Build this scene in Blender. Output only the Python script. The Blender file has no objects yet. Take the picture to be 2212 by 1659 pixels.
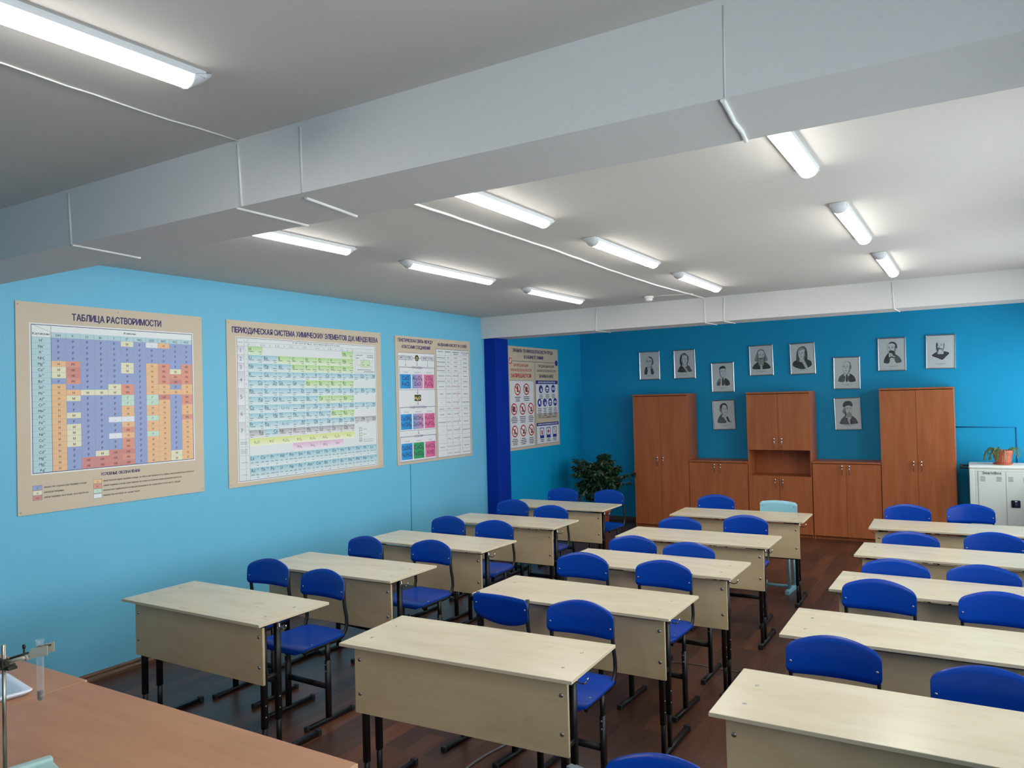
import bpy, bmesh, math, random
from math import sin, cos, pi, sqrt, radians
from mathutils import Vector, Matrix

random.seed(7)
SC = bpy.context.scene
COL = SC.collection

# ------------------------------------------------------------------ camera, world, exposure
cam_d = bpy.data.cameras.new('camera')
cam = bpy.data.objects.new('camera', cam_d)
COL.objects.link(cam)
YAW, PITCH, ROLL, FPX = 0.545174, 0.0181756, -0.0251006, 1657.55
fw = Vector((-sin(YAW)*cos(PITCH), cos(YAW)*cos(PITCH), sin(PITCH)))
rt = Vector((cos(YAW), sin(YAW), 0))
up = rt.cross(fw)
r2 = rt*cos(ROLL)+up*sin(ROLL)
u2 = -rt*sin(ROLL)+up*cos(ROLL)
mw = Matrix.Identity(4)
for i in range(3):
    mw[i][0], mw[i][1], mw[i][2] = r2[i], u2[i], -fw[i]
mw[0][3], mw[1][3], mw[2][3] = 5.33182, 0.447775, 1.89949
cam.matrix_world = mw
cam_d.sensor_fit = 'HORIZONTAL'
cam_d.sensor_width = 36.0
cam_d.lens = FPX*36.0/2212.0
cam_d.clip_start = 0.02
SC.camera = cam

SC.view_settings.view_transform = 'Standard'
SC.view_settings.look = 'None'
SC.view_settings.exposure = 0.0
SC.view_settings.gamma = 1.0
SC.view_settings.use_curve_mapping = False

LAMP_STRENGTH = 50.0
SKY_STRENGTH = 6.6
world = bpy.data.worlds.new('overcast_sky')
SC.world = world
world.use_nodes = True
bg = world.node_tree.nodes['Background']
bg.inputs['Color'].default_value = (0.90, 0.95, 1.0, 1)
bg.inputs['Strength'].default_value = SKY_STRENGTH

# window openings in the right-hand wall: (y0, y1), sill and head heights
WIN = [(-0.9, 1.9), (3.1, 5.5), (5.95, 8.25), (9.05, 11.12)]
WZ0, WZ1 = 0.88, 2.62
RX, BY, FY, CZ = 6.25, 11.30, -1.6, 2.92
for (a, b) in WIN:
    ld = bpy.data.lights.new('sky_portal', 'AREA')
    ld.shape = 'RECTANGLE'
    ld.size, ld.size_y = b-a, WZ1-WZ0
    ld.cycles.is_portal = True
    lo = bpy.data.objects.new('sky_portal', ld)
    COL.objects.link(lo)
    lo.location = (RX+0.30, (a+b)/2, (WZ0+WZ1)/2)
    lo.rotation_euler = Vector((1, 0, 0)).to_track_quat('Z', 'Y').to_euler()

# ------------------------------------------------------------------ helpers
def lin(c):
    return tuple(((x/255)/12.92 if x/255 <= 0.04045 else ((x/255+0.055)/1.055)**2.4) for x in c)

def newmat(name):
    m = bpy.data.materials.new(name)
    m.use_nodes = True
    nt = m.node_tree
    return m, nt, nt.nodes['Principled BSDF']

def mixrgb(nt, fac, a, b, mode='MIX'):
    n = nt.nodes.new('ShaderNodeMix')
    n.data_type = 'RGBA'
    n.blend_type = mode
    for s, v in ((0, fac), (6, a), (7, b)):
        if hasattr(v, 'is_output'):
            nt.links.new(v, n.inputs[s])
        elif s == 0:
            n.inputs[s].default_value = v
        else:
            n.inputs[s].default_value = (*v, 1)
    return n.outputs[2]

def texco(nt, scale=(1, 1, 1), rot=(0, 0, 0), src='Object'):
    t = nt.nodes.new('ShaderNodeTexCoord')
    mp = nt.nodes.new('ShaderNodeMapping')
    mp.inputs['Scale'].default_value = scale
    mp.inputs['Rotation'].default_value = rot
    nt.links.new(t.outputs[src], mp.inputs['Vector'])
    return mp.outputs['Vector']

def noise(nt, vec, scale, detail=3, rough=0.55, dist=0.0):
    n = nt.nodes.new('ShaderNodeTexNoise')
    n.inputs['Scale'].default_value = scale
    n.inputs['Detail'].default_value = detail
    n.inputs['Roughness'].default_value = rough
    n.inputs['Distortion'].default_value = dist
    nt.links.new(vec, n.inputs['Vector'])
    return n.outputs['Fac']

def ramp(nt, fac, lo, hi):
    n = nt.nodes.new('ShaderNodeMapRange')
    n.inputs['From Min'].default_value = lo
    n.inputs['From Max'].default_value = hi
    nt.links.new(fac, n.inputs['Value'])
    return n.outputs['Result']

def bump(nt, b, h, strength, dist=0.001):
    n = nt.nodes.new('ShaderNodeBump')
    n.inputs['Strength'].default_value = strength
    n.inputs['Distance'].default_value = dist
    nt.links.new(h, n.inputs['Height'])
    nt.links.new(n.outputs['Normal'], b.inputs['Normal'])

def plain(name, c, rough=0.5, metal=0.0, var=0.06, nscale=30, bmp=0.0, spec=0.5, coat=0.0):
    m, nt, b = newmat(name)
    c = lin(c)
    v = texco(nt)
    f = noise(nt, v, nscale)
    o = mixrgb(nt, f, tuple(x*(1-var) for x in c), tuple(min(1, x*(1+var)) for x in c))
    nt.links.new(o, b.inputs['Base Color'])
    b.inputs['Roughness'].default_value = rough
    b.inputs['Metallic'].default_value = metal
    b.inputs['Specular IOR Level'].default_value = spec
    b.inputs['Coat Weight'].default_value = coat
    b.inputs['Coat Roughness'].default_value = 0.15
    if bmp:
        bump(nt, b, noise(nt, v, nscale*6, 2), bmp)
    return m

def painted(name, c, rough=0.55, bscale=160, bst=0.25, var=0.05, spec=0.4):
    """painted wall: broad unevenness plus fine roller texture"""
    m, nt, b = newmat(name)
    c = lin(c)
    v = texco(nt)
    f = noise(nt, v, 1.3, 4)
    g = noise(nt, v, 55, 2)
    o = mixrgb(nt, f, tuple(x*(1-var) for x in c), tuple(min(1, x*(1+var)) for x in c))
    o = mixrgb(nt, g, o, tuple(x*0.93 for x in c), 'MIX')
    mx = o.node
    mr = ramp(nt, g, 0.55, 0.95)
    nt.links.new(mr, mx.inputs[0])
    nt.links.new(o, b.inputs['Base Color'])
    b.inputs['Roughness'].default_value = rough
    b.inputs['Specular IOR Level'].default_value = spec
    bump(nt, b, noise(nt, v, bscale, 2), bst, 0.0015)
    return m

def wood(name, c1, c2, c3, along='x', rough=0.4, scale=1.0, contrast=(0.35, 0.7), coat=0.0, fig=0.35, aniso=11):
    """laminate board: long soft figure and short darker flecks along one axis"""
    m, nt, b = newmat(name)
    k = {'x': (1.5, aniso, aniso), 'y': (aniso, 1.5, aniso), 'z': (aniso, aniso, 1.0)}[along]
    oi = nt.nodes.new('ShaderNodeObjectInfo')
    t = nt.nodes.new('ShaderNodeTexCoord')
    ad = nt.nodes.new('ShaderNodeVectorMath')
    ad.operation = 'MULTIPLY_ADD'
    ad.inputs[1].default_value = (7.3, 5.1, 3.7)
    cb = nt.nodes.new('ShaderNodeCombineXYZ')
    for i in range(3):
        nt.links.new(oi.outputs['Random'], cb.inputs[i])
    nt.links.new(cb.outputs[0], ad.inputs[0])
    nt.links.new(t.outputs['Object'], ad.inputs[2])
    mp = nt.nodes.new('ShaderNodeMapping')
    mp.inputs['Scale'].default_value = tuple(x*scale for x in k)
    nt.links.new(ad.outputs[0], mp.inputs['Vector'])
    v = mp.outputs['Vector']
    f = ramp(nt, noise(nt, v, 1.6, 4, 0.55, 0.6), *contrast)
    o = mixrgb(nt, f, lin(c1), lin(c2))
    g = ramp(nt, noise(nt, v, 3.1, 5, 0.65, 1.2), 0.56, 0.8)
    gm = nt.nodes.new('ShaderNodeMath')
    gm.operation = 'MULTIPLY'
    nt.links.new(g, gm.inputs[0])
    gm.inputs[1].default_value = fig
    o = mixrgb(nt, gm.outputs[0], o, lin(c3))
    nt.links.new(o, b.inputs['Base Color'])
    b.inputs['Roughness'].default_value = rough
    b.inputs['Coat Weight'].default_value = coat
    b.inputs['Coat Roughness'].default_value = 0.2
    return m

# ------------------------------------------------------------------ materials
MT = {}
MT['ceiling'] = painted('white_ceiling_plaster', (208, 203, 197), 0.8, 40, 0.25, 0.03, 0.3)
MT['beam'] = painted('white_beam_plaster', (216, 213, 212), 0.75, 40, 0.25, 0.02, 0.3)
MT['wall_sky'] = painted('sky_blue_wall_paint', (108, 187, 218), 0.5)
MT['wall_azure'] = painted('azure_wall_paint', (4, 156, 206), 0.5)
MT['pillar'] = painted('navy_pillar_paint', (0, 46, 150), 0.6, 160, 0.25, 0.05, 0.15)
MT['maple'] = wood('pale_maple_laminate', (208, 196, 170), (197, 182, 153), (164, 140, 110), 'x', 0.27, 1.0, (0.3, 0.75), 0.0, 0.35, 5.5)
MT['maple_v'] = wood('pale_maple_panel', (206, 182, 146), (194, 168, 130), (160, 128, 92), 'x', 0.42, 1.0, (0.3, 0.75), 0.0, 0.4, 5.5)
MT['edge'] = plain('maple_edge_band', (205, 188, 160), 0.45)
MT['cab'] = wood('cherry_laminate', (192, 110, 62), (172, 92, 48), (148, 74, 38), 'z', 0.42, 0.8, (0.3, 0.7), 0.0, 0.5)
MT['cab_dark'] = plain('cabinet_shadow_gap', (92, 52, 32), 0.6)
MT['beech'] = wood('orange_beech_laminate', (180, 127, 90), (168, 113, 77), (150, 95, 62), 'x', 0.38, 0.8, (0.3, 0.7), 0.0, 0.4)
MT['beech_edge'] = plain('beech_edge_band', (214, 168, 130), 0.45)
MT['chair'] = plain('royal_blue_lacquer', (0, 60, 160), 0.27, 0, 0.08, 60, 0.10, 0.32, 0.0)
MT['black'] = plain('black_powder_coat', (13, 13, 15), 0.45, 0, 0.1, 80, 0.1)
MT['cap'] = plain('black_plastic_cap', (34, 35, 38), 0.6)
MT['chrome'] = plain('chrome', (214, 214, 218), 0.18, 1.0, 0.03)
MT['steel'] = plain('zinc_steel', (170, 168, 164), 0.35, 1.0, 0.08)
MT['teal'] = plain('pale_teal_paint', (140, 192, 204), 0.45, 0, 0.06, 40, 0.1)
MT['cream'] = plain('cream_powder_coat', (244, 244, 234), 0.4, 0, 0.02)
MT['terracotta'] = plain('terracotta_plastic', (186, 98, 74), 0.5)
MT['soil'] = plain('dark_soil', (52, 40, 30), 0.95, 0, 0.3, 90, 0.6)
MT['leaf'] = plain('ficus_leaf', (30, 66, 38), 0.35, 0, 0.35, 14)
MT['cactus'] = plain('leaf_cactus_green', (96, 122, 74), 0.5, 0, 0.35, 40)
MT['bark'] = plain('ficus_bark', (132, 102, 74), 0.8, 0, 0.2, 60, 0.4)
MT['lampbody'] = plain('white_lamp_housing', (214, 215, 218), 0.45)
MT['whiteplastic'] = plain('white_plastic', (232, 232, 230), 0.4)
MT['trim_w'] = plain('painted_cable_white', (232, 231, 228), 0.6, 0, 0.04, 60, 0.3)
MT['trim_b'] = plain('painted_cable_blue', (60, 150, 190), 0.5)
MT['trim_az'] = plain('painted_cable_azure', (0, 116, 178), 0.5)
MT['porcelain'] = plain('white_porcelain', (226, 232, 246), 0.2, 0, 0.01)
MT['castteal'] = plain('pale_green_enamel', (160, 190, 186), 0.35, 0, 0.08, 25, 0.15)
MT['rod'] = plain('worn_steel_rod', (168, 160, 148), 0.32, 1.0, 0.1, 50)
MT['oldmetal'] = plain('blackened_clamp_metal', (62, 58, 52), 0.6, 0.7, 0.3, 60, 0.3)
MT['alu'] = plain('cast_aluminium', (190, 182, 166), 0.45, 0.35, 0.12, 40, 0.2)
MT['grey'] = plain('grey_plastic', (132, 138, 144), 0.5)
MT['liquid'] = plain('murky_brown_liquid', (96, 82, 72), 0.2)
MT['frame'] = plain('silver_frame', (206, 206, 210), 0.25, 1.0, 0.03)
MT['cable'] = plain('grey_cable', (120, 120, 120), 0.5)

# lamp diffuser: the only emitter besides the sky
m, nt, b = newmat('lit_diffuser')
b.inputs['Base Color'].default_value = (0.9, 0.9, 0.9, 1)
b.inputs['Emission Color'].default_value = (1.0, 0.98, 0.945, 1)
# the diodes sit on a strip facing down, so the cover gives less light towards its sides
ge = nt.nodes.new('ShaderNodeNewGeometry')
sx = nt.nodes.new('ShaderNodeSeparateXYZ')
nt.links.new(ge.outputs['Normal'], sx.inputs[0])
mr = nt.nodes.new('ShaderNodeMapRange')
mr.interpolation_type = 'SMOOTHSTEP'
nt.links.new(sx.outputs['Z'], mr.inputs['Value'])
mr.inputs['From Min'].default_value = -0.1
mr.inputs['From Max'].default_value = -0.95
mr.inputs['To Min'].default_value = LAMP_STRENGTH*0.06
mr.inputs['To Max'].default_value = LAMP_STRENGTH
nt.links.new(mr.outputs['Result'], b.inputs['Emission Strength'])
MT['diffuser'] = m

def glassy(name, tint, refl):
    m, nt, b = newmat(name)
    nt.nodes.remove(b)
    out = nt.nodes['Material Output']
    tr = nt.nodes.new('ShaderNodeBsdfTransparent')
    tr.inputs['Color'].default_value = (*tint, 1)
    gl = nt.nodes.new('ShaderNodeBsdfGlossy')
    gl.inputs['Roughness'].default_value = 0.02
    lw = nt.nodes.new('ShaderNodeLayerWeight')
    lw.inputs['Blend'].default_value = refl
    mx = nt.nodes.new('ShaderNodeMixShader')
    nt.links.new(lw.outputs['Fresnel'], mx.inputs[0])
    nt.links.new(tr.outputs[0], mx.inputs[1])
    nt.links.new(gl.outputs[0], mx.inputs[2])
    nt.links.new(mx.outputs[0], out.inputs['Surface'])
    return m
MT['pane'] = glassy('window_glass', (0.95, 0.97, 0.96), 0.12)
MT['picglass'] = glassy('picture_glass', (0.96, 0.97, 0.97), 0.10)
m, nt, b = newmat('cloudy_lab_glass')
nt.nodes.remove(b)
tr = nt.nodes.new('ShaderNodeBsdfTransparent')
tr.inputs['Color'].default_value = (0.97, 0.97, 0.98, 1)
df = nt.nodes.new('ShaderNodeBsdfDiffuse')
df.inputs['Color'].default_value = (0.86, 0.86, 0.88, 1)
gl = nt.nodes.new('ShaderNodeBsdfGlossy')
gl.inputs['Roughness'].default_value = 0.06
m1 = nt.nodes.new('ShaderNodeMixShader')
m1.inputs[0].default_value = 0.35
nt.links.new(df.outputs[0], m1.inputs[1])
nt.links.new(gl.outputs[0], m1.inputs[2])
lw = nt.nodes.new('ShaderNodeLayerWeight')
lw.inputs['Blend'].default_value = 0.25
mr = ramp(nt, lw.outputs['Facing'], 0.0, 1.0)
mr.node.inputs['To Min'].default_value = 0.10
mr.node.inputs['To Max'].default_value = 0.62
m2 = nt.nodes.new('ShaderNodeMixShader')
nt.links.new(mr, m2.inputs[0])
nt.links.new(tr.outputs[0], m2.inputs[1])
nt.links.new(m1.outputs[0], m2.inputs[2])
nt.links.new(m2.outputs[0], nt.nodes['Material Output'].inputs['Surface'])
MT['labglass'] = m

# printed surfaces take their ink from a colour attribute
m, nt, b = newmat('printed_ink')
at = nt.nodes.new('ShaderNodeAttribute')
at.attribute_name = 'ink'
f = noise(nt, texco(nt), 25, 3)
o = mixrgb(nt, 0.06, at.outputs['Color'], (0.5, 0.45, 0.38))
nt.links.new(f, o.node.inputs[0])
mm = nt.nodes.new('ShaderNodeMath')
mm.operation = 'MULTIPLY'
nt.links.new(f, mm.inputs[0])
mm.inputs[1].default_value = 0.10
nt.links.new(mm.outputs[0], o.node.inputs[0])
nt.links.new(o, b.inputs['Base Color'])
b.inputs['Roughness'].default_value = 0.5
b.inputs['Specular IOR Level'].default_value = 0.35
MT['ink'] = m

# floor: dark block parquet running down the room
m, nt, b = newmat('dark_parquet_floor')
v = texco(nt, (1, 1, 1), (0, 0, pi/2))
br = nt.nodes.new('ShaderNodeTexBrick')
br.offset = 0.37
br.inputs['Scale'].default_value = 1.0
br.inputs['Brick Width'].default_value = 0.62
br.inputs['Row Height'].default_value = 0.13
br.inputs['Mortar Size'].default_value = 0.0012
br.inputs['Bias'].default_value = -0.1
br.inputs['Color1'].default_value = (*lin((70, 45, 36)), 1)
br.inputs['Color2'].default_value = (*lin((116, 70, 46)), 1)
br.inputs['Mortar'].default_value = (*lin((52, 34, 28)), 1)
nt.links.new(v, br.inputs['Vector'])
v2 = texco(nt, (22, 1.4, 1))
g = ramp(nt, noise(nt, v2, 1.6, 5, 0.6, 0.8), 0.3, 0.75)
o = mixrgb(nt, g, br.outputs['Color'], lin((64, 41, 33)))
g2 = nt.nodes.new('ShaderNodeMath')
g2.operation = 'MULTIPLY'
nt.links.new(g, g2.inputs[0])
g2.inputs[1].default_value = 0.6
nt.links.new(g2.outputs[0], o.node.inputs[0])
nt.links.new(o, b.inputs['Base Color'])
rr = nt.nodes.new('ShaderNodeMapRange')
nt.links.new(g, rr.inputs['Value'])
rr.inputs['To Min'].default_value = 0.30
rr.inputs['To Max'].default_value = 0.42
nt.links.new(rr.outputs['Result'], b.inputs['Roughness'])
MT['floor'] = m
m, nt, b = newmat('dark_wood_baseboard')
v = texco(nt, (30, 2, 30))
g = ramp(nt, noise(nt, v, 1.5, 5, 0.65, 1.0), 0.35, 0.7)
o = mixrgb(nt, g, lin((66, 44, 32)), lin((116, 84, 56)))
nt.links.new(o, b.inputs['Base Color'])
b.inputs['Roughness'].default_value = 0.4
MT['baseboard'] = m

# ------------------------------------------------------------------ mesh builder
class MB:
    def __init__(s):
        s.V, s.F, s.M, s.S, s.C = [], [], [], [], []
    def add(s, vs, fs, mat=0, smooth=False, col=None):
        o = len(s.V)
        s.V += [tuple(v) for v in vs]
        for f in fs:
            s.F.append(tuple(i+o for i in f))
            s.M.append(mat)
            s.S.append(smooth)
            if col is None:
                s.C.append(None)
            elif isinstance(col[0], (int, float)):
                s.C.append([col]*len(f))
            else:
                s.C.append([col[i] for i in f])
        return s
    def build(s, name, mats, parent=None, loc=None, rot=None, ink=False):
        me = bpy.data.meshes.new(name)
        me.from_pydata(s.V, [], s.F)
        if not isinstance(mats, (list, tuple)):
            mats = [mats]
        for m_ in mats:
            me.materials.append(MT[m_] if isinstance(m_, str) else m_)
        me.polygons.foreach_set('material_index', s.M)
        me.polygons.foreach_set('use_smooth', s.S)
        if ink:
            ca = me.color_attributes.new('ink', 'FLOAT_COLOR', 'CORNER')
            d = []
            for f, c in zip(s.F, s.C):
                for i in range(len(f)):
                    cc = c[i] if c else (0.8, 0.8, 0.8)
                    d += [*cc[:3], 1.0]
            ca.data.foreach_set('color', d)
        me.update()
        o = bpy.data.objects.new(name, me)
        COL.objects.link(o)
        if parent:
            o.parent = parent
        if loc:
            o.location = loc
        if rot:
            o.rotation_euler = rot
        return o

def box(m, x0, x1, y0, y1, z0, z1, mat=0, col=None):
    v = [(x0, y0, z0), (x1, y0, z0), (x1, y1, z0), (x0, y1, z0), (x0, y0, z1), (x1, y0, z1), (x1, y1, z1), (x0, y1, z1)]
    m.add(v, [(0, 3, 2, 1), (4, 5, 6, 7), (0, 1, 5, 4), (1, 2, 6, 5), (2, 3, 7, 6), (3, 0, 4, 7)], mat, False, col)
    return m

def rbox(m, x0, x1, y0, y1, z0, z1, bev=0.003, mat=0, seg=2, smooth=True):
    bm = bmesh.new()
    bmesh.ops.create_cube(bm, size=1)
    for v in bm.verts:
        v.co = Vector(((x0+x1)/2+v.co.x*(x1-x0), (y0+y1)/2+v.co.y*(y1-y0), (z0+z1)/2+v.co.z*(z1-z0)))
    bmesh.ops.bevel(bm, geom=list(bm.edges), offset=bev, segments=seg, profile=0.5, affect='EDGES')
    bm.verts.index_update()
    m.add([v.co[:] for v in bm.verts], [[v.index for v in f.verts] for f in bm.faces], mat, False)
    bm.free()
    return m

def tube(m, pts, r=0.01, n=10, mat=0, sec=None, caps=True, radii=None, smooth=True, upv=None):
    """sweep a round (r) or polygonal (sec = list of 2-D points) section along pts"""
    P = [Vector(p) for p in pts]
    if sec is None:
        sec = [(cos(2*pi*i/n), sin(2*pi*i/n)) for i in range(n)]
        sc = [r]*len(P) if radii is None else radii
    else:
        sc = [1.0]*len(P) if radii is None else radii
    k = len(sec)
    T = []
    for i in range(len(P)):
        a = P[min(i+1, len(P)-1)]-P[max(i-1, 0)]
        T.append(a.normalized())
    u = Vector(upv) if upv else (Vector((0, 0, 1)) if abs(T[0].z) < 0.9 else Vector((0, 1, 0)))
    vs = []
    for i, p in enumerate(P):
        u = (u-T[i]*u.dot(T[i])).normalized()
        w = T[i].cross(u)
        for a, b_ in sec:
            vs.append(p+w*(a*sc[i])+u*(b_*sc[i]))
    fs = []
    for i in range(len(P)-1):
        for j in range(k):
            fs.append((i*k+j, i*k+(j+1) % k, (i+1)*k+(j+1) % k, (i+1)*k+j))
    m.add(vs, fs, mat, smooth)
    if caps:
        o = len(m.V)-len(vs)
        m.add([], [], mat)
        m.F += [tuple(o+j for j in range(k))[::-1], tuple(o+(len(P)-1)*k+j for j in range(k))]
        m.M += [mat, mat]
        m.S += [False, False]
        m.C += [None, None]
    return m

def rsec(w, h, r=0.3):
    """rounded rectangle section w by h, corner fraction r"""
    a, b_ = w/2, h/2
    c = min(a, b_)*r
    return [(a, b_-c), (a-c, b_), (-a+c, b_), (-a, b_-c), (-a, -b_+c), (-a+c, -b_), (a-c, -b_), (a, -b_+c)]

def lathe(m, prof, c=(0, 0, 0), n=20, mat=0, axis='z', smooth=True, cap0=True, cap1=True):
    vs, fs = [], []
    for r, z in prof:
        for j in range(n):
            a = 2*pi*j/n
            p = (r*cos(a), r*sin(a), z)
            if axis == 'y':
                p = (p[0], p[2], -p[1])
            elif axis == 'x':
                p = (p[2], p[0], p[1])
            vs.append((c[0]+p[0], c[1]+p[1], c[2]+p[2]))
    for i in range(len(prof)-1):
        for j in range(n):
            fs.append((i*n+j, i*n+(j+1) % n, (i+1)*n+(j+1) % n, (i+1)*n+j))
    m.add(vs, fs, mat, smooth)
    o = len(m.V)-len(vs)
    for flag, i in ((cap0, 0), (cap1, len(prof)-1)):
        if flag and prof[i][0] > 1e-6:
            f = tuple(o+i*n+j for j in range(n))
            m.F.append(f[::-1] if i == 0 else f)
            m.M.append(mat)
            m.S.append(False)
            m.C.append(None)
    return m

def bolt(m, c, r, axis, sign=1, h=0.35, mat=0, n=12):
    """domed bolt head standing on a surface"""
    pr = [(r, 0), (r*0.92, r*h*0.55*sign), (r*0.6, r*h*0.9*sign), (0.0001, r*h*sign)]
    lathe(m, pr, c, n, mat, axis, True, False, False)
    return m

def tag(o, label=None, cat=None, group=None, kind=None):
    if label:
        o['label'] = label
    if cat:
        o['category'] = cat
    if group:
        o['group'] = group
    if kind:
        o['kind'] = kind
    return o

def thing(name, label, cat, loc=(0, 0, 0), rz=0.0, group=None):
    o = bpy.data.objects.new(name, None)
    o.empty_display_size = 0.1
    COL.objects.link(o)
    o.location = loc
    o.rotation_euler = (0, 0, rz)
    return tag(o, label, cat, group)

def dup(root, loc, rz=0.0, label=None, group=None):
    def cp(o, par):
        c = o.copy()
        COL.objects.link(c)
        if par is not None:
            c.parent = par
        for k in o.children:
            cp(k, c)
        return c
    r = cp(root, None)
    r.location = loc
    r.rotation_euler = (0, 0, rz)
    return tag(r, label, None, group)

def struct(name, mb, mats):
    o = mb.build(name, mats)
    o['kind'] = 'structure'
    return o
# ------------------------------------------------------------------ the room
WT = 0.30
struct('floor', box(MB(), -0.3, RX+0.35, FY-0.2, BY+0.3, -0.12, 0), 'floor')
struct('ceiling', box(MB(), -0.3, RX+0.35, FY-0.2, BY+0.3, CZ, CZ+0.15), 'ceiling')
struct('wall_left', box(MB(), -0.25, 0, FY, 8.70, 0, CZ), 'wall_sky')
struct('wall_left_rear', box(MB(), -0.25, 0.02, 8.70, BY, 0, CZ), 'wall_azure')
struct('wall_back', box(MB(), -0.25, RX+WT, BY, BY+0.2, 0, CZ), 'wall_azure')
struct('wall_front', box(MB(), -0.25, RX+WT, FY-0.2, FY, 0, CZ), 'wall_sky')
struct('pillar_left', rbox(MB(), 0.0, 0.172, 8.575, 8.875, 0, 2.66, 0.004), 'pillar')
# right wall with its window openings
w = MB()
ys = [FY]
for a, b_ in WIN:
    box(w, RX, RX+WT, ys[-1], a, 0, CZ)
    box(w, RX, RX+WT, a, b_, 0, WZ0)
    box(w, RX, RX+WT, a, b_, WZ1, CZ)
    ys.append(b_)
box(w, RX, RX+WT, ys[-1], BY, 0, CZ)
struct('wall_right', w, 'wall_sky')
for i, (a, b_) in enumerate(WIN):
    f = MB()
    t = 0.06
    x0, x1 = RX+0.10, RX+0.16
    box(f, x0, x1, a, b_, WZ0, WZ0+t); box(f, x0, x1, a, b_, WZ1-t, WZ1)
    for yy in (a, (a+b_)/2-t/2, b_-t):
        box(f, x0, x1, yy, yy+t, WZ0+t, WZ1-t)
    box(f, x0, x1, a+t, b_-t, 2.05, 2.05+t)
    fo = struct('window_%d' % (i+1), f, 'whiteplastic')
    for k in range(2):
        y0 = a+t if k == 0 else (a+b_)/2+t/2
        y1 = (a+b_)/2-t/2 if k == 0 else b_-t
        for z0, z1 in ((WZ0+t, 2.05), (2.05+t, WZ1-t)):
            box(MB(), RX+0.127, RX+0.131, y0, y1, z0, z1).build('window_pane', 'pane', fo)
    s_ = MB()
    rbox(s_, RX-0.12, RX+0.10, a-0.03, b_+0.03, WZ0-0.03, WZ0, 0.006)
    s_.build('window_sill', 'whiteplastic', fo)
# beams
B1A, B1B, B1Z = 2.425, 2.795, 2.660
struct('beam_near', box(MB(), 0, RX, B1A, B1B, B1Z, CZ), 'beam')
B2A, B2B, B2Z = 8.520, 8.885, 2.655
struct('beam_rear', box(MB(), 0, RX, B2A, B2B, B2Z, CZ), 'beam')
# baseboards
def bboard(name, pts0, pts1, nrm):
    """skirting with a rounded top edge between two floor points"""
    prof = [(0.0, 0.0), (0.022, 0.0), (0.022, 0.018), (0.014, 0.034), (0.013, 0.048), (0.008, 0.058), (0.0, 0.060)]
    m = MB()
    vs = []
    for p in (pts0, pts1):
        for d, z in prof:
            vs.append((p[0]+nrm[0]*d, p[1]+nrm[1]*d, z))
    n = len(prof)
    fs = [(i, (i+1) % n, n+(i+1) % n, n+i) for i in range(n)]
    m.add(vs, fs+[tuple(range(n))[::-1], tuple(range(n, 2*n))])
    bm = bmesh.new()
    return struct(name, m, 'baseboard')
bboard('baseboard_left', (0, FY), (0, 8.575), (1, 0))
bboard('baseboard_left_rear', (0.02, 8.875), (0.02, BY), (1, 0))
bboard('baseboard_back', (0.042, BY), (RX, BY), (0, -1))
bboard('baseboard_right', (RX, FY), (RX, BY), (-1, 0))

# thin painted-over cables and seams: ceiling, beams, walls
TN = [0]
def trim(pts, mat='trim_w', r=0.006, wob=0.0, upv=None):
    TN[0] += 1
    P = []
    rnd = random.Random(TN[0])
    for a, b_ in zip(pts[:-1], pts[1:]):
        a, b_ = Vector(a), Vector(b_)
        n = max(2, int((b_-a).length/0.09)) if wob else 1
        for i in range(n):
            p = a.lerp(b_, i/n)
            if wob:
                d = (b_-a).normalized()
                o = Vector((1, 0, 0)) if abs(d.x) < 0.7 else Vector((0, 1, 0))
                p = p+o*rnd.uniform(-wob, wob)
            P.append(p)
    P.append(Vector(pts[-1]))
    m = MB()
    tube(m, P, r, 8, 0)
    return struct('trim_%d' % TN[0], m, mat)
zc_ = CZ-0.003
trim([(2.905, -1.4, zc_), (2.92, 1.6, zc_), (2.905, 2.05, zc_), (2.925, 2.425, zc_)], r=0.0028, wob=0.004)
trim([(2.926, B1A-.003, CZ-.02), (2.945, B1A-.003, B1Z)], r=0.0045, wob=0.002)
trim([(2.914, B1A, B1Z-.002), (2.91, B1B, B1Z-.002)], r=0.0055)
trim([(3.262, B1A, CZ-.02), (3.268, B1A, B1Z)], 'beam', r=0.0045)
trim([(3.232, B1A+.05, B1Z-.002), (3.186, B1B, B1Z-.002)], r=0.0065)
trim([(1.750, B1A, CZ-.02), (1.770, B1A, B1Z)], 'beam', r=0.006)
trim([(1.775, B1A, B1Z-.002), (1.722, B1B, B1Z-.002)], r=0.006)
trim([(4.80, B1A+.001, CZ-.02), (4.797, B1A+.001, B1Z)], 'beam', r=0.003)
trim([(4.790, B1A+.005, B1Z-.002), (4.756, B1B, B1Z-.002)], r=0.007, wob=0.004)
trim([(2.885, B1B, zc_), (2.862, 4.3, zc_), (2.856, 5.2, zc_), (2.815, 6.1, zc_), (2.80, 7.2, zc_), (2.86, B2A, zc_)], r=0.0075, wob=0.003)
for xa, xb in ((1.600, 1.588), (2.864, 2.866), (3.075, 3.069), (4.671, 4.679)):
    trim([(xa, B2A-.002, CZ-.02), (xb, B2A-.002, B2Z)], r=0.005)
    trim([(xb, B2A, B2Z-.002), (xb+0.02, B2B, B2Z-.002)], r=0.0055)
trim([(2.46, 8.00, zc_), (2.88, 8.10, zc_)], r=0.003)
trim([(0.003, 7.05, 1.20), (0.003, 7.045, 0.06)], 'trim_b', 0.0055)
trim([(5.05, BY-.003, 1.408), (5.708, BY-.003, 1.404), (5.706, BY-.003, 0.06)], 'trim_az', 0.008)

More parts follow.
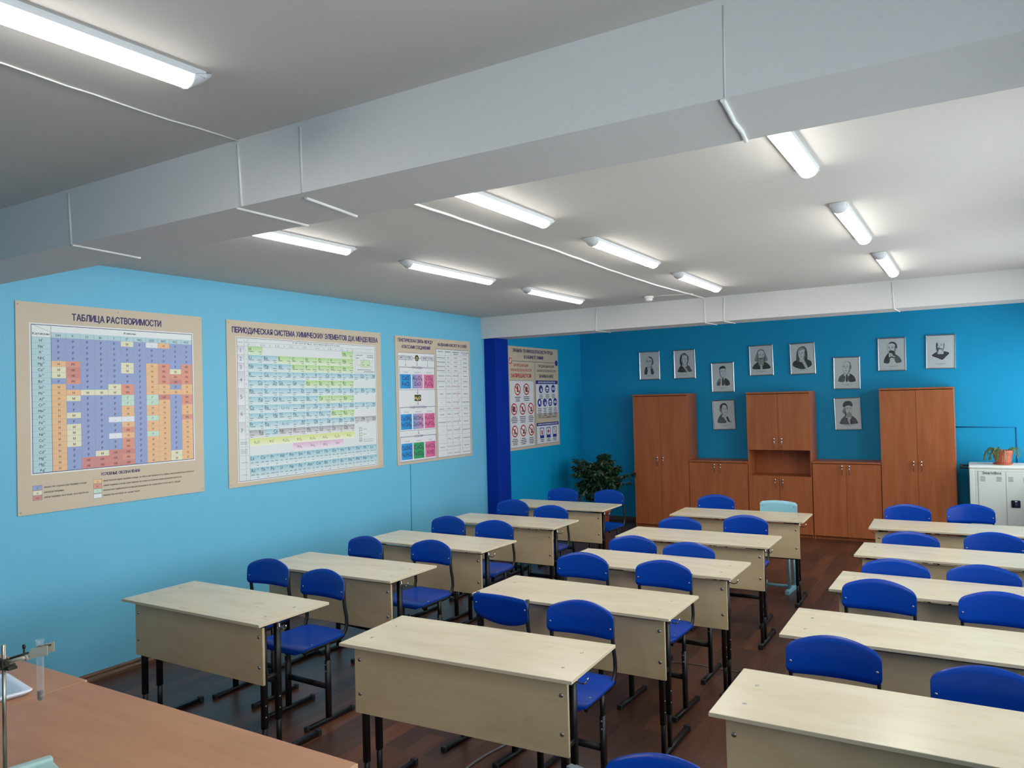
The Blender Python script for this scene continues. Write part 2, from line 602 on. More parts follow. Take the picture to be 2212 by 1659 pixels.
# ------------------------------------------------------------------ text
TXT, GLY = {}, {}
def raw_glyph(ch):
    cu = bpy.data.curves.new('t', 'FONT')
    cu.body = ch
    cu.size = 1.0
    cu.resolution_u = 3
    cu.fill_mode = 'FRONT'
    ob = bpy.data.objects.new('t', cu)
    me = ob.to_mesh()
    vs = [(v.co.x/0.727, v.co.y/0.727) for v in me.vertices]
    fs = [tuple(p.vertices) for p in me.polygons]
    ob.to_mesh_clear()
    bpy.data.objects.remove(ob)
    bpy.data.curves.remove(cu)
    return vs, fs
def glyph(ch):
    """outline of one letter, starting at x = 0, cap height 1"""
    if ch in GLY:
        return GLY[ch]
    def quad(vs, fs, x0, x1, y0, y1):
        n = len(vs)
        return vs+[(x0, y0), (x1, y0), (x1, y1), (x0, y1)], fs+[(n, n+1, n+2, n+3)]
    if ch == 'н':
        vs, fs = raw_glyph('Н')
        vs = [(x*0.74, y*0.735) for x, y in vs]
    elif ch in 'Ээ':
        vs, fs = raw_glyph('С' if ch == 'Э' else 'с')
        w = max(v[0] for v in vs)
        vs = [(w-x, y) for x, y in vs]
        fs = [f[::-1] for f in fs]
        lo, hi = min(v[0] for v in vs), max(v[0] for v in vs)
        m_ = (max(v[1] for v in vs)+min(v[1] for v in vs))/2
        vs, fs = quad(vs, fs, lo+(hi-lo)*0.28, hi-0.06, m_-0.055, m_+0.055)
    elif ch == 'ф':
        vs, fs = raw_glyph('о')
        lo, hi = min(v[0] for v in vs), max(v[0] for v in vs)
        vs, fs = quad(vs, fs, (lo+hi)/2-0.055, (lo+hi)/2+0.055, -0.26, 1.0)
    else:
        vs, fs = raw_glyph(ch)
    if not vs:
        GLY[ch] = ([], [], 0.40)
        return GLY[ch]
    x0 = min(v[0] for v in vs); x1 = max(v[0] for v in vs)
    GLY[ch] = ([(x-x0, y) for x, y in vs], fs, x1-x0)
    return GLY[ch]
def text_geo(s, bold=0.0):
    """flat line of text: (x, y, strike) points, faces and width; cap height 1, left baseline at 0.
    bold strikes the letters again a hair to each side"""
    k = (s, bold)
    if k in TXT:
        return TXT[k]
    V, F, x = [], [], 0.0
    b2 = bold*1.9
    for ch in s:
        vs, fs, w = glyph(ch)
        for q, (dx, dy) in enumerate(((-b2, 0), (b2, 0), (0, -b2*.7), (0, b2*.7)) if bold else ((0, 0),)):
            n = len(V)
            V += [(x+a+dx, c+dy, q) for a, c in vs]
            F += [tuple(i+n for i in f) for f in fs]
        x += w+(0.13 if vs else 0)
    TXT[k] = (V, F, max(x-0.13, 0.01))
    return TXT[k]

class Print:
    """flat print on a board: local u (right), v (up), small lift per layer; ink colours per corner"""
    def __init__(s, W, H, plane):
        s.W, s.H, s.m, s.plane = W, H, MB(), plane
    def P(s, u, v, l):
        h = 0.00016*l
        return (h, u, v) if s.plane == 'x' else (u, -h, v)
    def poly(s, pts, c, l=1, c2=None):
        c = lin(c)
        if c2 is not None:
            c2 = lin(c2)
            v0 = min(p[1] for p in pts); v1 = max(p[1] for p in pts)
            cols = [tuple(a+(b_-a)*((v1-p[1])/(v1-v0)) for a, b_ in zip(c, c2)) for p in pts]
        else:
            cols = c
        s.m.add([s.P(p[0]*s.W, p[1]*s.H, l) for p in pts], [tuple(range(len(pts)))], 0, False, cols)
    def rect(s, u0, u1, v0, v1, c, l=1, c2=None):
        s.poly([(u0, v0), (u1, v0), (u1, v1), (u0, v1)], c, l, c2)
    def frame(s, u0, u1, v0, v1, c, t=0.002, l=3):
        tu, tv = t/s.W, t/s.H
        s.rect(u0, u1, v0, v0+tv, c, l); s.rect(u0, u1, v1-tv, v1, c, l)
        s.rect(u0, u0+tu, v0+tv, v1-tv, c, l); s.rect(u1-tu, u1, v0+tv, v1-tv, c, l)
    def text(s, t, u, v, h, c, width=None, align='c', bold=0.0, l=5, xs=1.0):
        """baseline v, cap height h metres; width in board fractions squeezes the line to fit"""
        vs, fs, w = text_geo(t, bold)
        if not vs:
            return
        sx = h*xs
        if width:
            sx = width*s.W/w
        off = {'c': -w*sx/2, 'l': 0, 'r': -w*sx}[align]
        s.m.add([s.P(u*s.W+off+x*sx, v*s.H+y*h, l+0.22*q) for x, y, q in vs], fs, 0, False, lin(c))
    def disc(s, u, v, r, c, l=3, n=20, r0=0.0):
        if r0 == 0:
            s.m.add([s.P(u*s.W+r*cos(2*pi*i/n), v*s.H+r*sin(2*pi*i/n), l) for i in range(n)], [tuple(range(n))], 0, False, lin(c))
        else:
            vs = []
            for rr_ in (r0, r):
                vs += [s.P(u*s.W+rr_*cos(2*pi*i/n), v*s.H+rr_*sin(2*pi*i/n), l) for i in range(n)]
            s.m.add(vs, [(i, n+i, n+(i+1) % n, (i+1) % n) for i in range(n)], 0, False, lin(c))
    def bar(s, a, b_, t, c, l=6.5):
        """line from a to b (board fractions), t metres thick"""
        ax, ay, bx, by = a[0]*s.W, a[1]*s.H, b_[0]*s.W, b_[1]*s.H
        L = sqrt((bx-ax)**2+(by-ay)**2) or 1
        nx, ny = -(by-ay)/L*t/2, (bx-ax)/L*t/2
        s.m.add([s.P(x, y, l) for x, y in ((ax-nx, ay-ny), (bx-nx, by-ny), (bx+nx, by+ny), (ax+nx, ay+ny))], [(0, 1, 2, 3)], 0, False, lin(c))
    def arrow(s, u, v0, v1, c, t=0.004):
        s.bar((u, v0), (u, v1+0.008), t, c)
        k = 0.009/s.W
        s.poly([(u-k, v1+0.012), (u, v1), (u+k, v1+0.012)], c, 4)
# ------------------------------------------------------------------ posters
INK = (44, 30, 104); TAN = (206, 190, 166); PAPER = (228, 230, 232); GRY = (84, 88, 96)

def poster(name, W, H, draw, loc, label, base=TAN):
    p = Print(W, H, 'x')
    t = 0.006
    bm_ = p.m
    box(bm_, -t, 0, 0, W, 0, H, 0, lin(base))
    draw(p)
    o = bm_.build(name, 'ink', None, (loc[0]+t+0.0012, loc[1], loc[2]), ink=True)
    tag(o, label, 'poster', 'chemistry posters on the walls')
    for u, v in ((0.012, 0.985), (0.5, 0.985), (0.988, 0.985), (0.012, 0.015), (0.5, 0.015), (0.988, 0.015)):
        k = MB()
        bolt(k, (0, u*W, v*H), 0.0055, 'x', 1, 0.4)
        k.build('fixing_pin', 'steel', o)
    return o

SUP = {'+': '⁺', '-': '⁻', '2': '²', '3': '³', '1': '¹'}
def ion(p, base, sup, u, v, h, c, sub=None):
    vs, fs, w = text_geo(base, 0.012)
    wb = w*h/p.W
    ws = (text_geo(sup, 0.012)[2]*h*0.6/p.W) if sup else 0
    wu = (text_geo(sub, 0.012)[2]*h*0.6/p.W) if sub else 0
    x = u-(wb+ws)/2
    p.text(base, x, v, h, c, align='l', bold=0.012)
    if sub:
        p.text(sub, x+wb+0.001, v-h*0.3/p.H, h*0.6, c, align='l', bold=0.012)
    if sup:
        p.text(sup, x+wb+0.001, v+h*0.6/p.H, h*0.6, c, align='l', bold=0.012)

KC = {'Р': (150, 166, 212), 'Н': (238, 190, 142), 'М': (232, 228, 196), 'РК': (226, 154, 134), 'НК': (214, 138, 132), 'Г': (198, 226, 208), '-': (230, 234, 242)}
def draw_solubility(p):
    p.text('ТАБЛИЦА РАСТВОРИМОСТИ', 0.502, 0.926, 0.046, INK, 0.482, bold=0.03)
    U0, U1, V0, V1 = 0.067, 0.935, 0.189, 0.896
    p.rect(U0-0.006, U1+0.006, V0-0.006, V1+0.006, (236, 238, 240), 1)
    p.rect(U0, U1, V0, V1, INK, 2)
    p.rect(U0+0.003, U1-0.003, V0+0.003, V1-0.003, (234, 238, 238), 3)
    CT = (184, 214, 222)
    c0, rb, rt_, hb = 0.158, 0.192, 0.836, 0.862
    p.rect(U0+0.003, c0, rb, rt_, CT, 4)
    p.bar((U0, V1), (c0, hb), 0.0015, GRY, 5)
    p.text('Катионы', (U0+c0)/2, 0.846, 0.017, (40, 42, 50), 0.078, bold=0.012)
    p.text('Анионы', 0.56, 0.872, 0.017, (40, 42, 50), 0.068, bold=0.012)
    p.rect(c0, c0+0.0015, rb, V1, GRY, 6)
    cw = (U1-0.003-c0)/11
    p.rect(c0, U1-0.003, rt_, hb, CT, 4)
    an = [('OH', '-', None), ('F', '-', None), ('Cl', '-', None), ('Br', '-', None), ('I', '-', None), ('S', '2-', None), ('NO', '-', '3'), ('CO', '2-', '3'), ('SiO', '2-', '3'), ('SO', '2-', '4'), ('PO', '3-', '4')]
    for i, (a, b_, c) in enumerate(an):
        ion(p, a, b_, c0+(i+0.5)*cw, 0.842, 0.0165, (50, 58, 66), c)
    cats = [('H', '+'), ('Na', '+'), ('K', '+'), ('NH', '+', '4'), ('Mg', '2+'), ('Ca', '2+'), ('Sr', '2+'), ('Ba', '2+'), ('Sn', '2+'), ('Pb', '2+'), ('Al', '3+'), ('Cr', '3+'), ('Mn', '2+'), ('Fe', '2+'), ('Fe', '3+'), ('Co', '2+'), ('Ni', '2+'), ('Cu', '2+'), ('Zn', '2+'), ('Cd', '2+'), ('Hg', '2+'), ('Hg', '2+', '2'), ('Ag', '+')]
    S = ['Р Р Р Р Н М М Р'.split()+['Н']*15,
         'Р Р Р Р РК НК НК РК Р Н М Р Р М Р М М М М Р Р Р Р'.split(),
         ['Р']*9+['М']+['Р']*11+['НК']*2,
         ['Р']*9+['М']+['Р']*10+['М', 'НК', 'НК'],
         ['Р']*8+['М', 'М']+['Р']*4+['-', 'Р', 'Р', '-', 'Р', 'Р', 'НК', 'НК', 'НК'],
         'М Р Р Р М М Р Р РК РК Г Г Н Н - Н РК Н РК РК НК РК НК'.split(),
         ['Р']*23,
         '- Р Р Р Н Н Н Н Н Н Г Г Н Н Г Н Н Г Н Н Н Н Н'.split(),
         'Н Р Р Р РК РК РК РК Н Н НК'.split()+['Н']*12,
         'Р Р Р Р Р М РК НК Р Н'.split()+['Р']*11+['М', 'М'],
         'Р Р Р Р РК РК РК РК Н Н РК РК Н Н РК'.split()+['Н']*8]
    rh = (rt_-rb)/23
    for r, ct in enumerate(cats):
        v = rt_-(r+1)*rh
        ion(p, ct[0], ct[1], (U0+c0)/2, v+rh*0.2, 0.0185, (46, 56, 66), ct[2] if len(ct) > 2 else None)
        for c in range(11):
            k = S[c][r]
            u = c0+c*cw
            p.rect(u+0.0006, u+cw-0.0006, v+0.0006, v+rh-0.0006, KC[k], 5)
            p.text(k, u+cw/2, v+rh*0.25, 0.0165, (78, 62, 84) if k in ('Р',) else (96, 66, 58), bold=0.015)
    for c in range(12):
        p.rect(c0+c*cw-0.0005, c0+c*cw+0.0005, rb, hb, (126, 132, 150), 6)
    for r in range(24):
        p.rect(U0+0.003, U1-0.003, rb+r*rh-0.0004, rb+r*rh+0.0004, (126, 132, 150), 6)
    p.text('УСЛОВНЫЕ ОБОЗНАЧЕНИЯ:', 0.501, 0.149, 0.021, INK, 0.212, bold=0.025)
    leg = [(0.066, 0.111, 'Р', '-вещество хорошо растворимо в воде', 0.206), (0.066, 0.087, 'М', '-малорастворимо', 0.095), (0.066, 0.063, 'НК', '-нерастворимо ни в воде, ни в кислотах', 0.215),
           (0.355, 0.111, 'Н', '-практически нерастворимо в воде, но легко растворяется в слабых или разбавленных кислотах', 0.53),
           (0.355, 0.087, 'РК', '-нерастворимо в воде и растворяется только в сильных неорганических кислотах', 0.45),
           (0.355, 0.063, 'Г', '-полностью гидролизуется при растворении и не существует в контакте с водой', 0.44), (0.355, 0.038, '-', '-вещество вообще не существует', 0.2)]
    for u, v, k, t, w in leg:
        p.rect(u, u+0.043, v, v+0.022, (110, 112, 120), 2)
        p.rect(u+0.0012, u+0.0418, v+0.0012, v+0.0208, KC[k], 3)
        p.text(k, u+0.0215, v+0.006, 0.011, (90, 70, 70))
        p.text(t, u+0.049, v+0.007, 0.0125, (70, 62, 60), w, 'l', 0.012)

ELROWS = ['H . . . . . . He', 'Li Be B C N O F Ne', 'Na Mg Al Si P S Cl Ar', 'K Ca *Sc *Ti *V *Cr *Mn *Fe *Co *Ni', '*Cu *Zn Ga Ge As Se Br Kr',
          'Rb Sr *Y *Zr *Nb *Mo *Tc *Ru *Rh *Pd', '*Ag *Cd In Sn Sb Te I Xe', 'Cs Ba La–Lu *Hf *Ta *W *Re *Os *Ir *Pt', '*Au *Hg Tl Pb Bi Po At Rn',
          'Fr Ra Ac–Lr *Rf *Db *Sg *Bh *Hs *Mt *Ds', '*Rg *Cn Nh Fl Mc Lv Ts Og']
ATNO = dict(zip('H He Li Be B C N O F Ne Na Mg Al Si P S Cl Ar K Ca Sc Ti V Cr Mn Fe Co Ni Cu Zn Ga Ge As Se Br Kr Rb Sr Y Zr Nb Mo Tc Ru Rh Pd Ag Cd In Sn Sb Te I Xe Cs Ba La Ce Pr Nd Pm Sm Eu Gd Tb Dy Ho Er Tm Yb Lu Hf Ta W Re Os Ir Pt Au Hg Tl Pb Bi Po At Rn Fr Ra Ac Th Pa U Np Pu Am Cm Bk Cf Es Fm Md No Lr Rf Db Sg Bh Hs Mt Ds Rg Cn Nh Fl Mc Lv Ts Og'.split(), range(1, 119)))
GREEN = set('H He B C N O F Ne Si P S Cl Ar As Se Br Kr Te I Xe At Rn'.split())
GREY_E = set('Mt Ds Rg Nh Fl Mc Lv Ts Og'.split())
BL1, BL2 = (150, 200, 214), (224, 232, 234)
def ecell(p, u0, u1, v0, v1, sym, right=False):
    c1, c2 = ((176, 216, 140), (226, 236, 214)) if sym in GREEN else (((166, 166, 174), (228, 228, 230)) if sym in GREY_E else (BL1, BL2))
    p.rect(u0+0.0007, u1-0.0007, v0+0.0007, v1-0.0007, c2, 4, c1)
    p.m.C[-1] = [lin(c2), lin(c2), lin(c1), lin(c1)]
    ci = (58, 122, 60) if sym in GREEN else ((84, 84, 92) if sym in GREY_E else (36, 106, 130))
    w, h = u1-u0, v1-v0
    dk = (96, 104, 114)
    if '–' in sym:
        p.text(sym, (u0+u1)/2, v0+h*0.38, 0.030, (60, 110, 128), w*0.55)
        return
    a, b_ = ('r', 'l') if right else ('l', 'r')
    ua, ub = (u1-0.006, u0+0.006) if right else (u0+0.006, u1-0.006)
    p.text(sym, ua, v1-0.030/p.H-0.005, 0.030, ci, align=a, bold=0.01)
    p.text(str(ATNO[sym]), ub, v1-0.014/p.H-0.004, 0.012, dk, align=b_)
    sg = -1 if right else 1
    rnd = random.Random(sym)
    L = w*rnd.uniform(0.25, 0.42)
    p.bar((ua, v0+h*0.40), (ua+sg*L, v0+h*0.40), 0.0045, dk)
    L = w*rnd.uniform(0.2, 0.34)
    p.bar((ub, v0+h*0.40), (ub-sg*L, v0+h*0.40), 0.0048, dk)
    p.bar((ub, v0+h*0.15), (ub-sg*L*0.7, v0+h*0.15), 0.005, (128, 134, 142))

def draw_periodic(p):
    p.text('ПЕРИОДИЧЕСКАЯ СИСТЕМА ХИМИЧЕСКИХ ЭЛЕМЕНТОВ Д.И. МЕНДЕЛЕЕВА', 0.502, 0.926, 0.048, INK, 0.944, bold=0.03)
    U0, U1, V0, V1 = 0.053, 0.951, 0.030, 0.898
    p.rect(U0-0.004, U1+0.004, V0-0.005, V1+0.005, (236, 236, 236), 1)
    p.rect(U0, U1, V0, V1, INK, 2)
    p.rect(U0+0.0018, U1-0.0018, V0+0.0025, V1-0.0025, (224, 227, 229), 3)
    c1, c2 = 0.091, 0.111
    rt_, rb = 0.847, 0.285
    rh = (rt_-rb)/11
    g = (112, 118, 130)
    for u in (c1, c2):
        p.rect(u, u+0.001, V0, V1, g, 6)
    p.text('ГРУППЫ ЭЛЕМЕНТОВ', 0.53, 0.879, 0.014, GRY, 0.31)
    p.rect(c2, U1, 0.871, 0.872, g, 6)
    p.rect(U0, U1, rt_, rt_+0.001, g, 6)
    cw8 = (0.783-c2)/8
    cw2 = (0.951-0.783)/2
    def cx(c):
        return c2+c*cw8 if c <= 8 else 0.783+(c-8)*cw2
    for c, rn in enumerate(['I', 'II', 'III', 'IV', 'V', 'VI', 'VII', 'VIII']):
        p.text('А', cx(c)+0.008, 0.853, 0.016, GRY)
        p.text(rn, cx(c)+cw8/2, 0.853, 0.013, GRY)
        p.text('Б', cx(c)+cw8-0.008, 0.853, 0.016, GRY)
        p.rect(cx(c+1)-0.0005, cx(c+1)+0.0005, rt_, 0.871, g, 6)
    for k, (r0, r1) in enumerate([(0, 1), (1, 2), (2, 3), (3, 5), (5, 7), (7, 9), (9, 11)]):
        va, vb = rt_-r1*rh, rt_-r0*rh
        p.rect(U0+0.0018, c1, va+0.001, vb-0.001, (206, 208, 214), 4, (232, 233, 236))
        p.text(str(k+1), (U0+c1)/2, (va+vb)/2-0.012, 0.034, (70, 78, 96))
    for r in range(11):
        p.text(str(r+1), (c1+c2)/2, rt_-(r+0.6)*rh, 0.013, GRY)
        p.rect(U0, c2, rt_-(r+1)*rh-0.0004, rt_-(r+1)*rh+0.0004, g, 6)
    p.text('периоды', (U0+c1)/2, 0.868, 0.008, GRY, 0.026)
    p.text('ряды', (c1+c2)/2, 0.868, 0.008, GRY, 0.014)
    for r, row in enumerate(ELROWS):
        for c, s_ in enumerate(row.split()):
            if s_ == '.':
                continue
            rgt = s_[0] == '*'
            ecell(p, cx(c), cx(c+1), rt_-(r+1)*rh, rt_-r*rh, s_.strip('*'), rgt)
    oy = (196, 206, 120)
    for c, t in enumerate(['R₂O', 'RO', 'R₂O₃', 'RO₂', 'R₂O₅', 'RO₃', 'R₂O₇', 'RO₄']):
        p.rect(cx(c)+.001, cx(c+1)-.001, 0.238, 0.284, (232, 238, 190), 4)
        p.m.C[-1] = [lin((236, 240, 214))]*2+[lin((214, 226, 130))]*2
        p.text(t, cx(c)+cw8/2, 0.252, 0.023, (92, 96, 60))
    for c, t in zip(range(3, 7), ['RH₄', 'RH₃', 'RH₂', 'RH']):
        p.rect(cx(c)+.001, cx(c+1)-.001, 0.190, 0.236, (232, 210, 224), 4)
        p.m.C[-1] = [lin((238, 226, 234))]*2+[lin((222, 180, 208))]*2
        p.text(t, cx(c)+cw8/2, 0.204, 0.023, (112, 80, 100))
    for v in (0.285, 0.237, 0.184, 0.105):
        p.rect(U0, c2 if v > 0.2 else c2, v-.0004, v+.0004, g, 6)
    for v, t in ((0.262, 'высшие'), (0.252, 'оксиды'), (0.218, 'летучие'), (0.208, 'водородные'), (0.198, 'соединения'), (0.14, '* лантаноиды'), (0.066, '** актиноиды')):
        p.text(t, (U0+c2)/2, v, 0.0085, (70, 74, 82), 0.036)
    w15 = (U1-0.0018-c2)/15
    for k, (v0, v1, row) in enumerate([(0.107, 0.180, 'La Ce Pr Nd Pm Sm Eu Gd Tb Dy Ho Er Tm Yb Lu'), (0.032, 0.105, 'Ac Th Pa U Np Pu Am Cm Bk Cf Es Fm Md No Lr')]):
        for c, s_ in enumerate(row.split()):
            ecell(p, c2+c*w15, c2+(c+1)*w15, v0, v1, s_)
    # key at the right
    p.frame(0.796, 0.948, 0.702, 0.840, (150, 156, 164), 0.002, 4)
    p.rect(0.838, 0.910, 0.742, 0.792, (206, 228, 186), 4)
    p.frame(0.838, 0.910, 0.742, 0.792, (96, 120, 84), 0.002, 5)
    p.text('O', 0.846, 0.768, 0.022, (58, 122, 60), align='l')
    p.text('8', 0.905, 0.774, 0.012, GRY, align='r')
    p.bar((0.846, 0.757), (0.866, 0.757), 0.005, GRY); p.bar((0.886, 0.757), (0.905, 0.757), 0.005, GRY)
    for a, b_ in (((0.803, 0.826), (0.853, 0.826)), ((0.803, 0.806), (0.826, 0.806)), ((0.888, 0.826), (0.936, 0.826)), ((0.886, 0.813), (0.938, 0.813)), ((0.81, 0.722), (0.918, 0.722)), ((0.862, 0.709), (0.94, 0.709))):
        p.bar(a, b_, 0.006, (120, 126, 134))
    for a, b_ in (((0.862, 0.815), (0.862, 0.782)), ((0.808, 0.80), (0.808, 0.755)), ((0.808, 0.755), (0.836, 0.755)), ((0.925, 0.80), (0.925, 0.775)), ((0.912, 0.775), (0.925, 0.775)), ((0.925, 0.73), (0.925, 0.752)), ((0.912, 0.752), (0.925, 0.752))):
        p.bar(a, b_, 0.002, (140, 146, 152))
    for v, c, t in ((0.282, (196, 220, 226), 'металлы'), (0.245, (206, 228, 190), 'неметаллы'), (0.208, (206, 206, 210), 'элементы с неизвестными')):
        p.rect(0.816, 0.836, v, v+0.026, (110, 112, 120), 4)
        p.rect(0.818, 0.834, v+0.0025, v+0.0235, c, 5)
        p.text(t, 0.846, v+0.010, 0.010, (76, 82, 92), 0.026 if len(t) < 10 else 0.075, 'l')
    p.text('химическими свойствами', 0.846, 0.204, 0.010, (76, 82, 92), 0.075, 'l')

def draw_links(p):
    p.text('ГЕНЕТИЧЕСКАЯ СВЯЗЬ МЕЖДУ', 0.252, 0.955, 0.036, INK, 0.435, bold=0.03)
    p.text('КЛАССАМИ СОЕДИНЕНИЙ', 0.258, 0.905, 0.036, INK, 0.355, bold=0.03)
    p.text('НАЗВАНИЯ КИСЛОТ И СОЛЕЙ', 0.742, 0.942, 0.034, INK, 0.412, bold=0.03)
    NV = (62, 60, 120)
    p.rect(0.028, 0.487, 0.018, 0.872, PAPER, 1)
    p.frame(0.028, 0.487, 0.018, 0.872, NV, 0.003)
    for u0, u1, t in ((0.036, 0.203, 'МЕТАЛЛЫ'), (0.316, 0.478, 'НЕМЕТАЛЛЫ')):
        p.frame(u0, u1, 0.815, 0.846, NV, 0.004)
        p.text(t, (u0+u1)/2, 0.824, 0.022, (46, 46, 66), (u1-u0)*0.82, bold=0.01)
    p.bar((0.203, 0.832), (0.316, 0.832), 0.004, NV)
    p.disc(0.260, 0.832, 0.036, (40, 34, 30), 5)
    p.disc(0.260, 0.832, 0.036, (170, 140, 70), 6, 20, 0.031)
    p.text('O', 0.260, 0.818, 0.034, (238, 226, 160), bold=0.03, l=7, xs=0.8)
    for u in (0.12, 0.395):
        p.arrow(u, 0.815, 0.762, (110, 110, 140), 0.004)
    p.arrow(0.26, 0.805, 0.764, NV, 0.005)
    RED = (150, 60, 110)
    def block(v0, v1, title, heads, cells, v2, v3):
        p.bar((0.04, v1), (0.484, v1), 0.005, NV); p.bar((0.04, v0), (0.484, v0), 0.003, NV)
        p.bar((0.041, v0), (0.041, v1), 0.004, NV); p.bar((0.484, v0), (0.484, v1), 0.004, NV)
        w = 0.105 if len(title) < 6 else 0.125
        if len(title) > 6:
            w = 0.205
        p.rect(0.262-w/2-0.008, 0.262+w/2+0.008, v1-0.012, v1+0.014, PAPER, 5)
        p.text(title, 0.262, v1-0.010, 0.026, (50, 48, 92), w, l=6)
        for k in range(3):
            u0 = 0.050+k*0.1465
            u1 = u0+0.131
            ca, cb = cells[k][0]
            p.rect(u0, u1, v2, v3, ca, 4)
            p.m.C[-1] = [lin(ca), lin(cb), lin(cb), lin(ca)]
            p.text(heads[k], (u0+u1)/2, v3+0.012, 0.013, (120, 122, 128))
            dk = (18, 44, 104) if k == 0 else ((40, 50, 84) if cells[k][0][0][1] < 150 or k == 1 else RED)
            if k == 2:
                dk = (128, 26, 70)
            for j, t in enumerate(cells[k][1]):
                p.text(t, (u0+u1)/2, v3-(j+1)*(v3-v2)*0.40, 0.046, dk, min(0.124, 0.020*len(t)+0.022), bold=0.01)
    BLC = ((0, 156, 222), (20, 132, 206)); MX = ((118, 162, 214), (216, 140, 184)); PK = ((228, 122, 168), (214, 92, 146)); GN = ((24, 160, 100), (30, 150, 92))
    block(0.580, 0.757, 'ОКСИДЫ', ['Основный', 'Амфотерный', 'Кислотный'], [(BLC, ['CaO', 'FeO']), (MX, ['Al₂O₃', 'ZnO']), (PK, ['CO₂', 'P₂O₅'])], 0.590, 0.702)
    p.arrow(0.262, 0.580, 0.545, NV, 0.006)
    p.rect(0.221, 0.303, 0.491, 0.540, (44, 38, 30), 4)
    p.text('H₂O', 0.262, 0.503, 0.034, (236, 222, 130), 0.066, bold=0.03)
    p.arrow(0.262, 0.491, 0.458, NV, 0.006)
    block(0.260, 0.443, 'ГИДРООКСИДЫ', ['Основный', 'Амфотерный', 'Кислотный'], [(BLC, ['Ca(OH)₂', 'Fe(OH)₂']), (MX, ['Al(OH)₃', 'Zn(OH)₂']), (PK, ['H₂CO₃', 'H₃PO₄'])], 0.270, 0.390)
    p.arrow(0.262, 0.260, 0.226, NV, 0.006)
    block(0.024, 0.214, 'СОЛИ', ['Основный', 'Средний', 'Кислый'], [(BLC, ['CuOHCl', 'FeOHCl₂']), (GN, ['CuCl₂', 'FeSO₄']), (PK, ['NaHCO₃', 'KHS'])], 0.036, 0.162)
    # right table
    p.rect(0.511, 0.980, 0.018, 0.918, PAPER, 1)
    p.frame(0.511, 0.980, 0.018, 0.918, NV, 0.004)
    for u in (0.636, 0.718, 0.857):
        p.rect(u, u+0.002, 0.018, 0.918, (128, 130, 146), 4)
    for u, t, w in ((0.574, 'КИСЛОТА', 0.07), (0.677, 'ФОРМУЛА', 0.07), (0.787, 'ГРАФИЧЕСКАЯ', 0.10), (0.918, 'КИСЛОТНЫЙ', 0.10)):
        p.text(t, u, 0.892, 0.014, (60, 62, 76), w, bold=0.02)
    p.text('ФОРМУЛА', 0.787, 0.876, 0.013, (60, 62, 76), 0.07, bold=0.02); p.text('ОСТАТОК', 0.918, 0.876, 0.013, (60, 62, 76), 0.07, bold=0.02)
    R = [('Фтороводородная', 'HF', 'H F', 'Фториды'), ('Хлороводородная', 'HCl', 'H Cl', 'Хлориды'), ('Бромоводородная', 'HBr', 'H Br', 'Бромиды'), ('Йодоводородная', 'HI', 'H I', 'Йодиды'),
         ('Хлорноватая', 'HClO₃', 'H-O-Cl', 'Хлораты'), ('Сероводородная', 'H₂S', 'H S H', 'Сульфиды'), ('Сернистая', 'H₂SO₃', 'H O S O H', 'Сульфиты'), ('Серная', 'H₂SO₄', 'H O S O H', 'Сульфаты'), ('»', 'HSO₄', 'H O S O', 'Гидросульфаты'),
         ('Азотистая', 'HNO₂', 'H O N O', 'Нитриты'), ('Азотная', 'HNO₃', 'H O N', 'Нитраты'), ('Ортофосфорная', 'H₃PO₄', 'H O P O H', 'Фосфаты'), ('»', 'H₂PO₄', 'H O P O', 'Дигидрофосфаты'), ('»', 'HPO₄', 'H O P O', 'Гидрофосфаты'), ('Угольная', 'H₂CO₃', 'H O C O H', 'Карбонаты'), ('»', 'HCO₃', 'H O C O', 'Гидрокарбонаты')]
    hs = [1, 1, 1, 1, 1.5, 1, 1.5, 2, 2, 1, 1.6, 2, 2, 2, 1.6, 1.6]
    tot = sum(hs)
    v = 0.866
    for (a, b_, c, d), h in zip(R, hs):
        dv = (0.866-0.018)*h/tot
        p.rect(0.511, 0.980, v-0.0008, v+0.0008, (160, 162, 176), 4)
        vm = v-dv/2-0.006
        p.text(a, 0.574, vm, 0.011, (60, 62, 72), min(0.112, 0.0075*len(a)), bold=0.02)
        p.text(b_, 0.677, vm, 0.016, (56, 62, 84), min(0.066, 0.013*len(b_)))
        p.text(c, 0.782, vm, 0.016, (156, 44, 52), min(0.105, 0.012*len(c)), bold=0.02)
        if h > 1.4:
            p.text('O', 0.82, vm+0.019, 0.015, (156, 44, 52)); p.text('O', 0.80 if h > 1.8 else 0.82, vm-0.017, 0.015, (156, 44, 52))
            p.bar((0.795, vm+0.012), (0.812, vm+0.022), 0.002, (156, 44, 52)); p.bar((0.795, vm), (0.806, vm-0.008), 0.002, (156, 44, 52))
        p.text(d, 0.918, vm, 0.011, (60, 62, 72), min(0.108, 0.0085*len(d)), bold=0.02)
        v -= dv

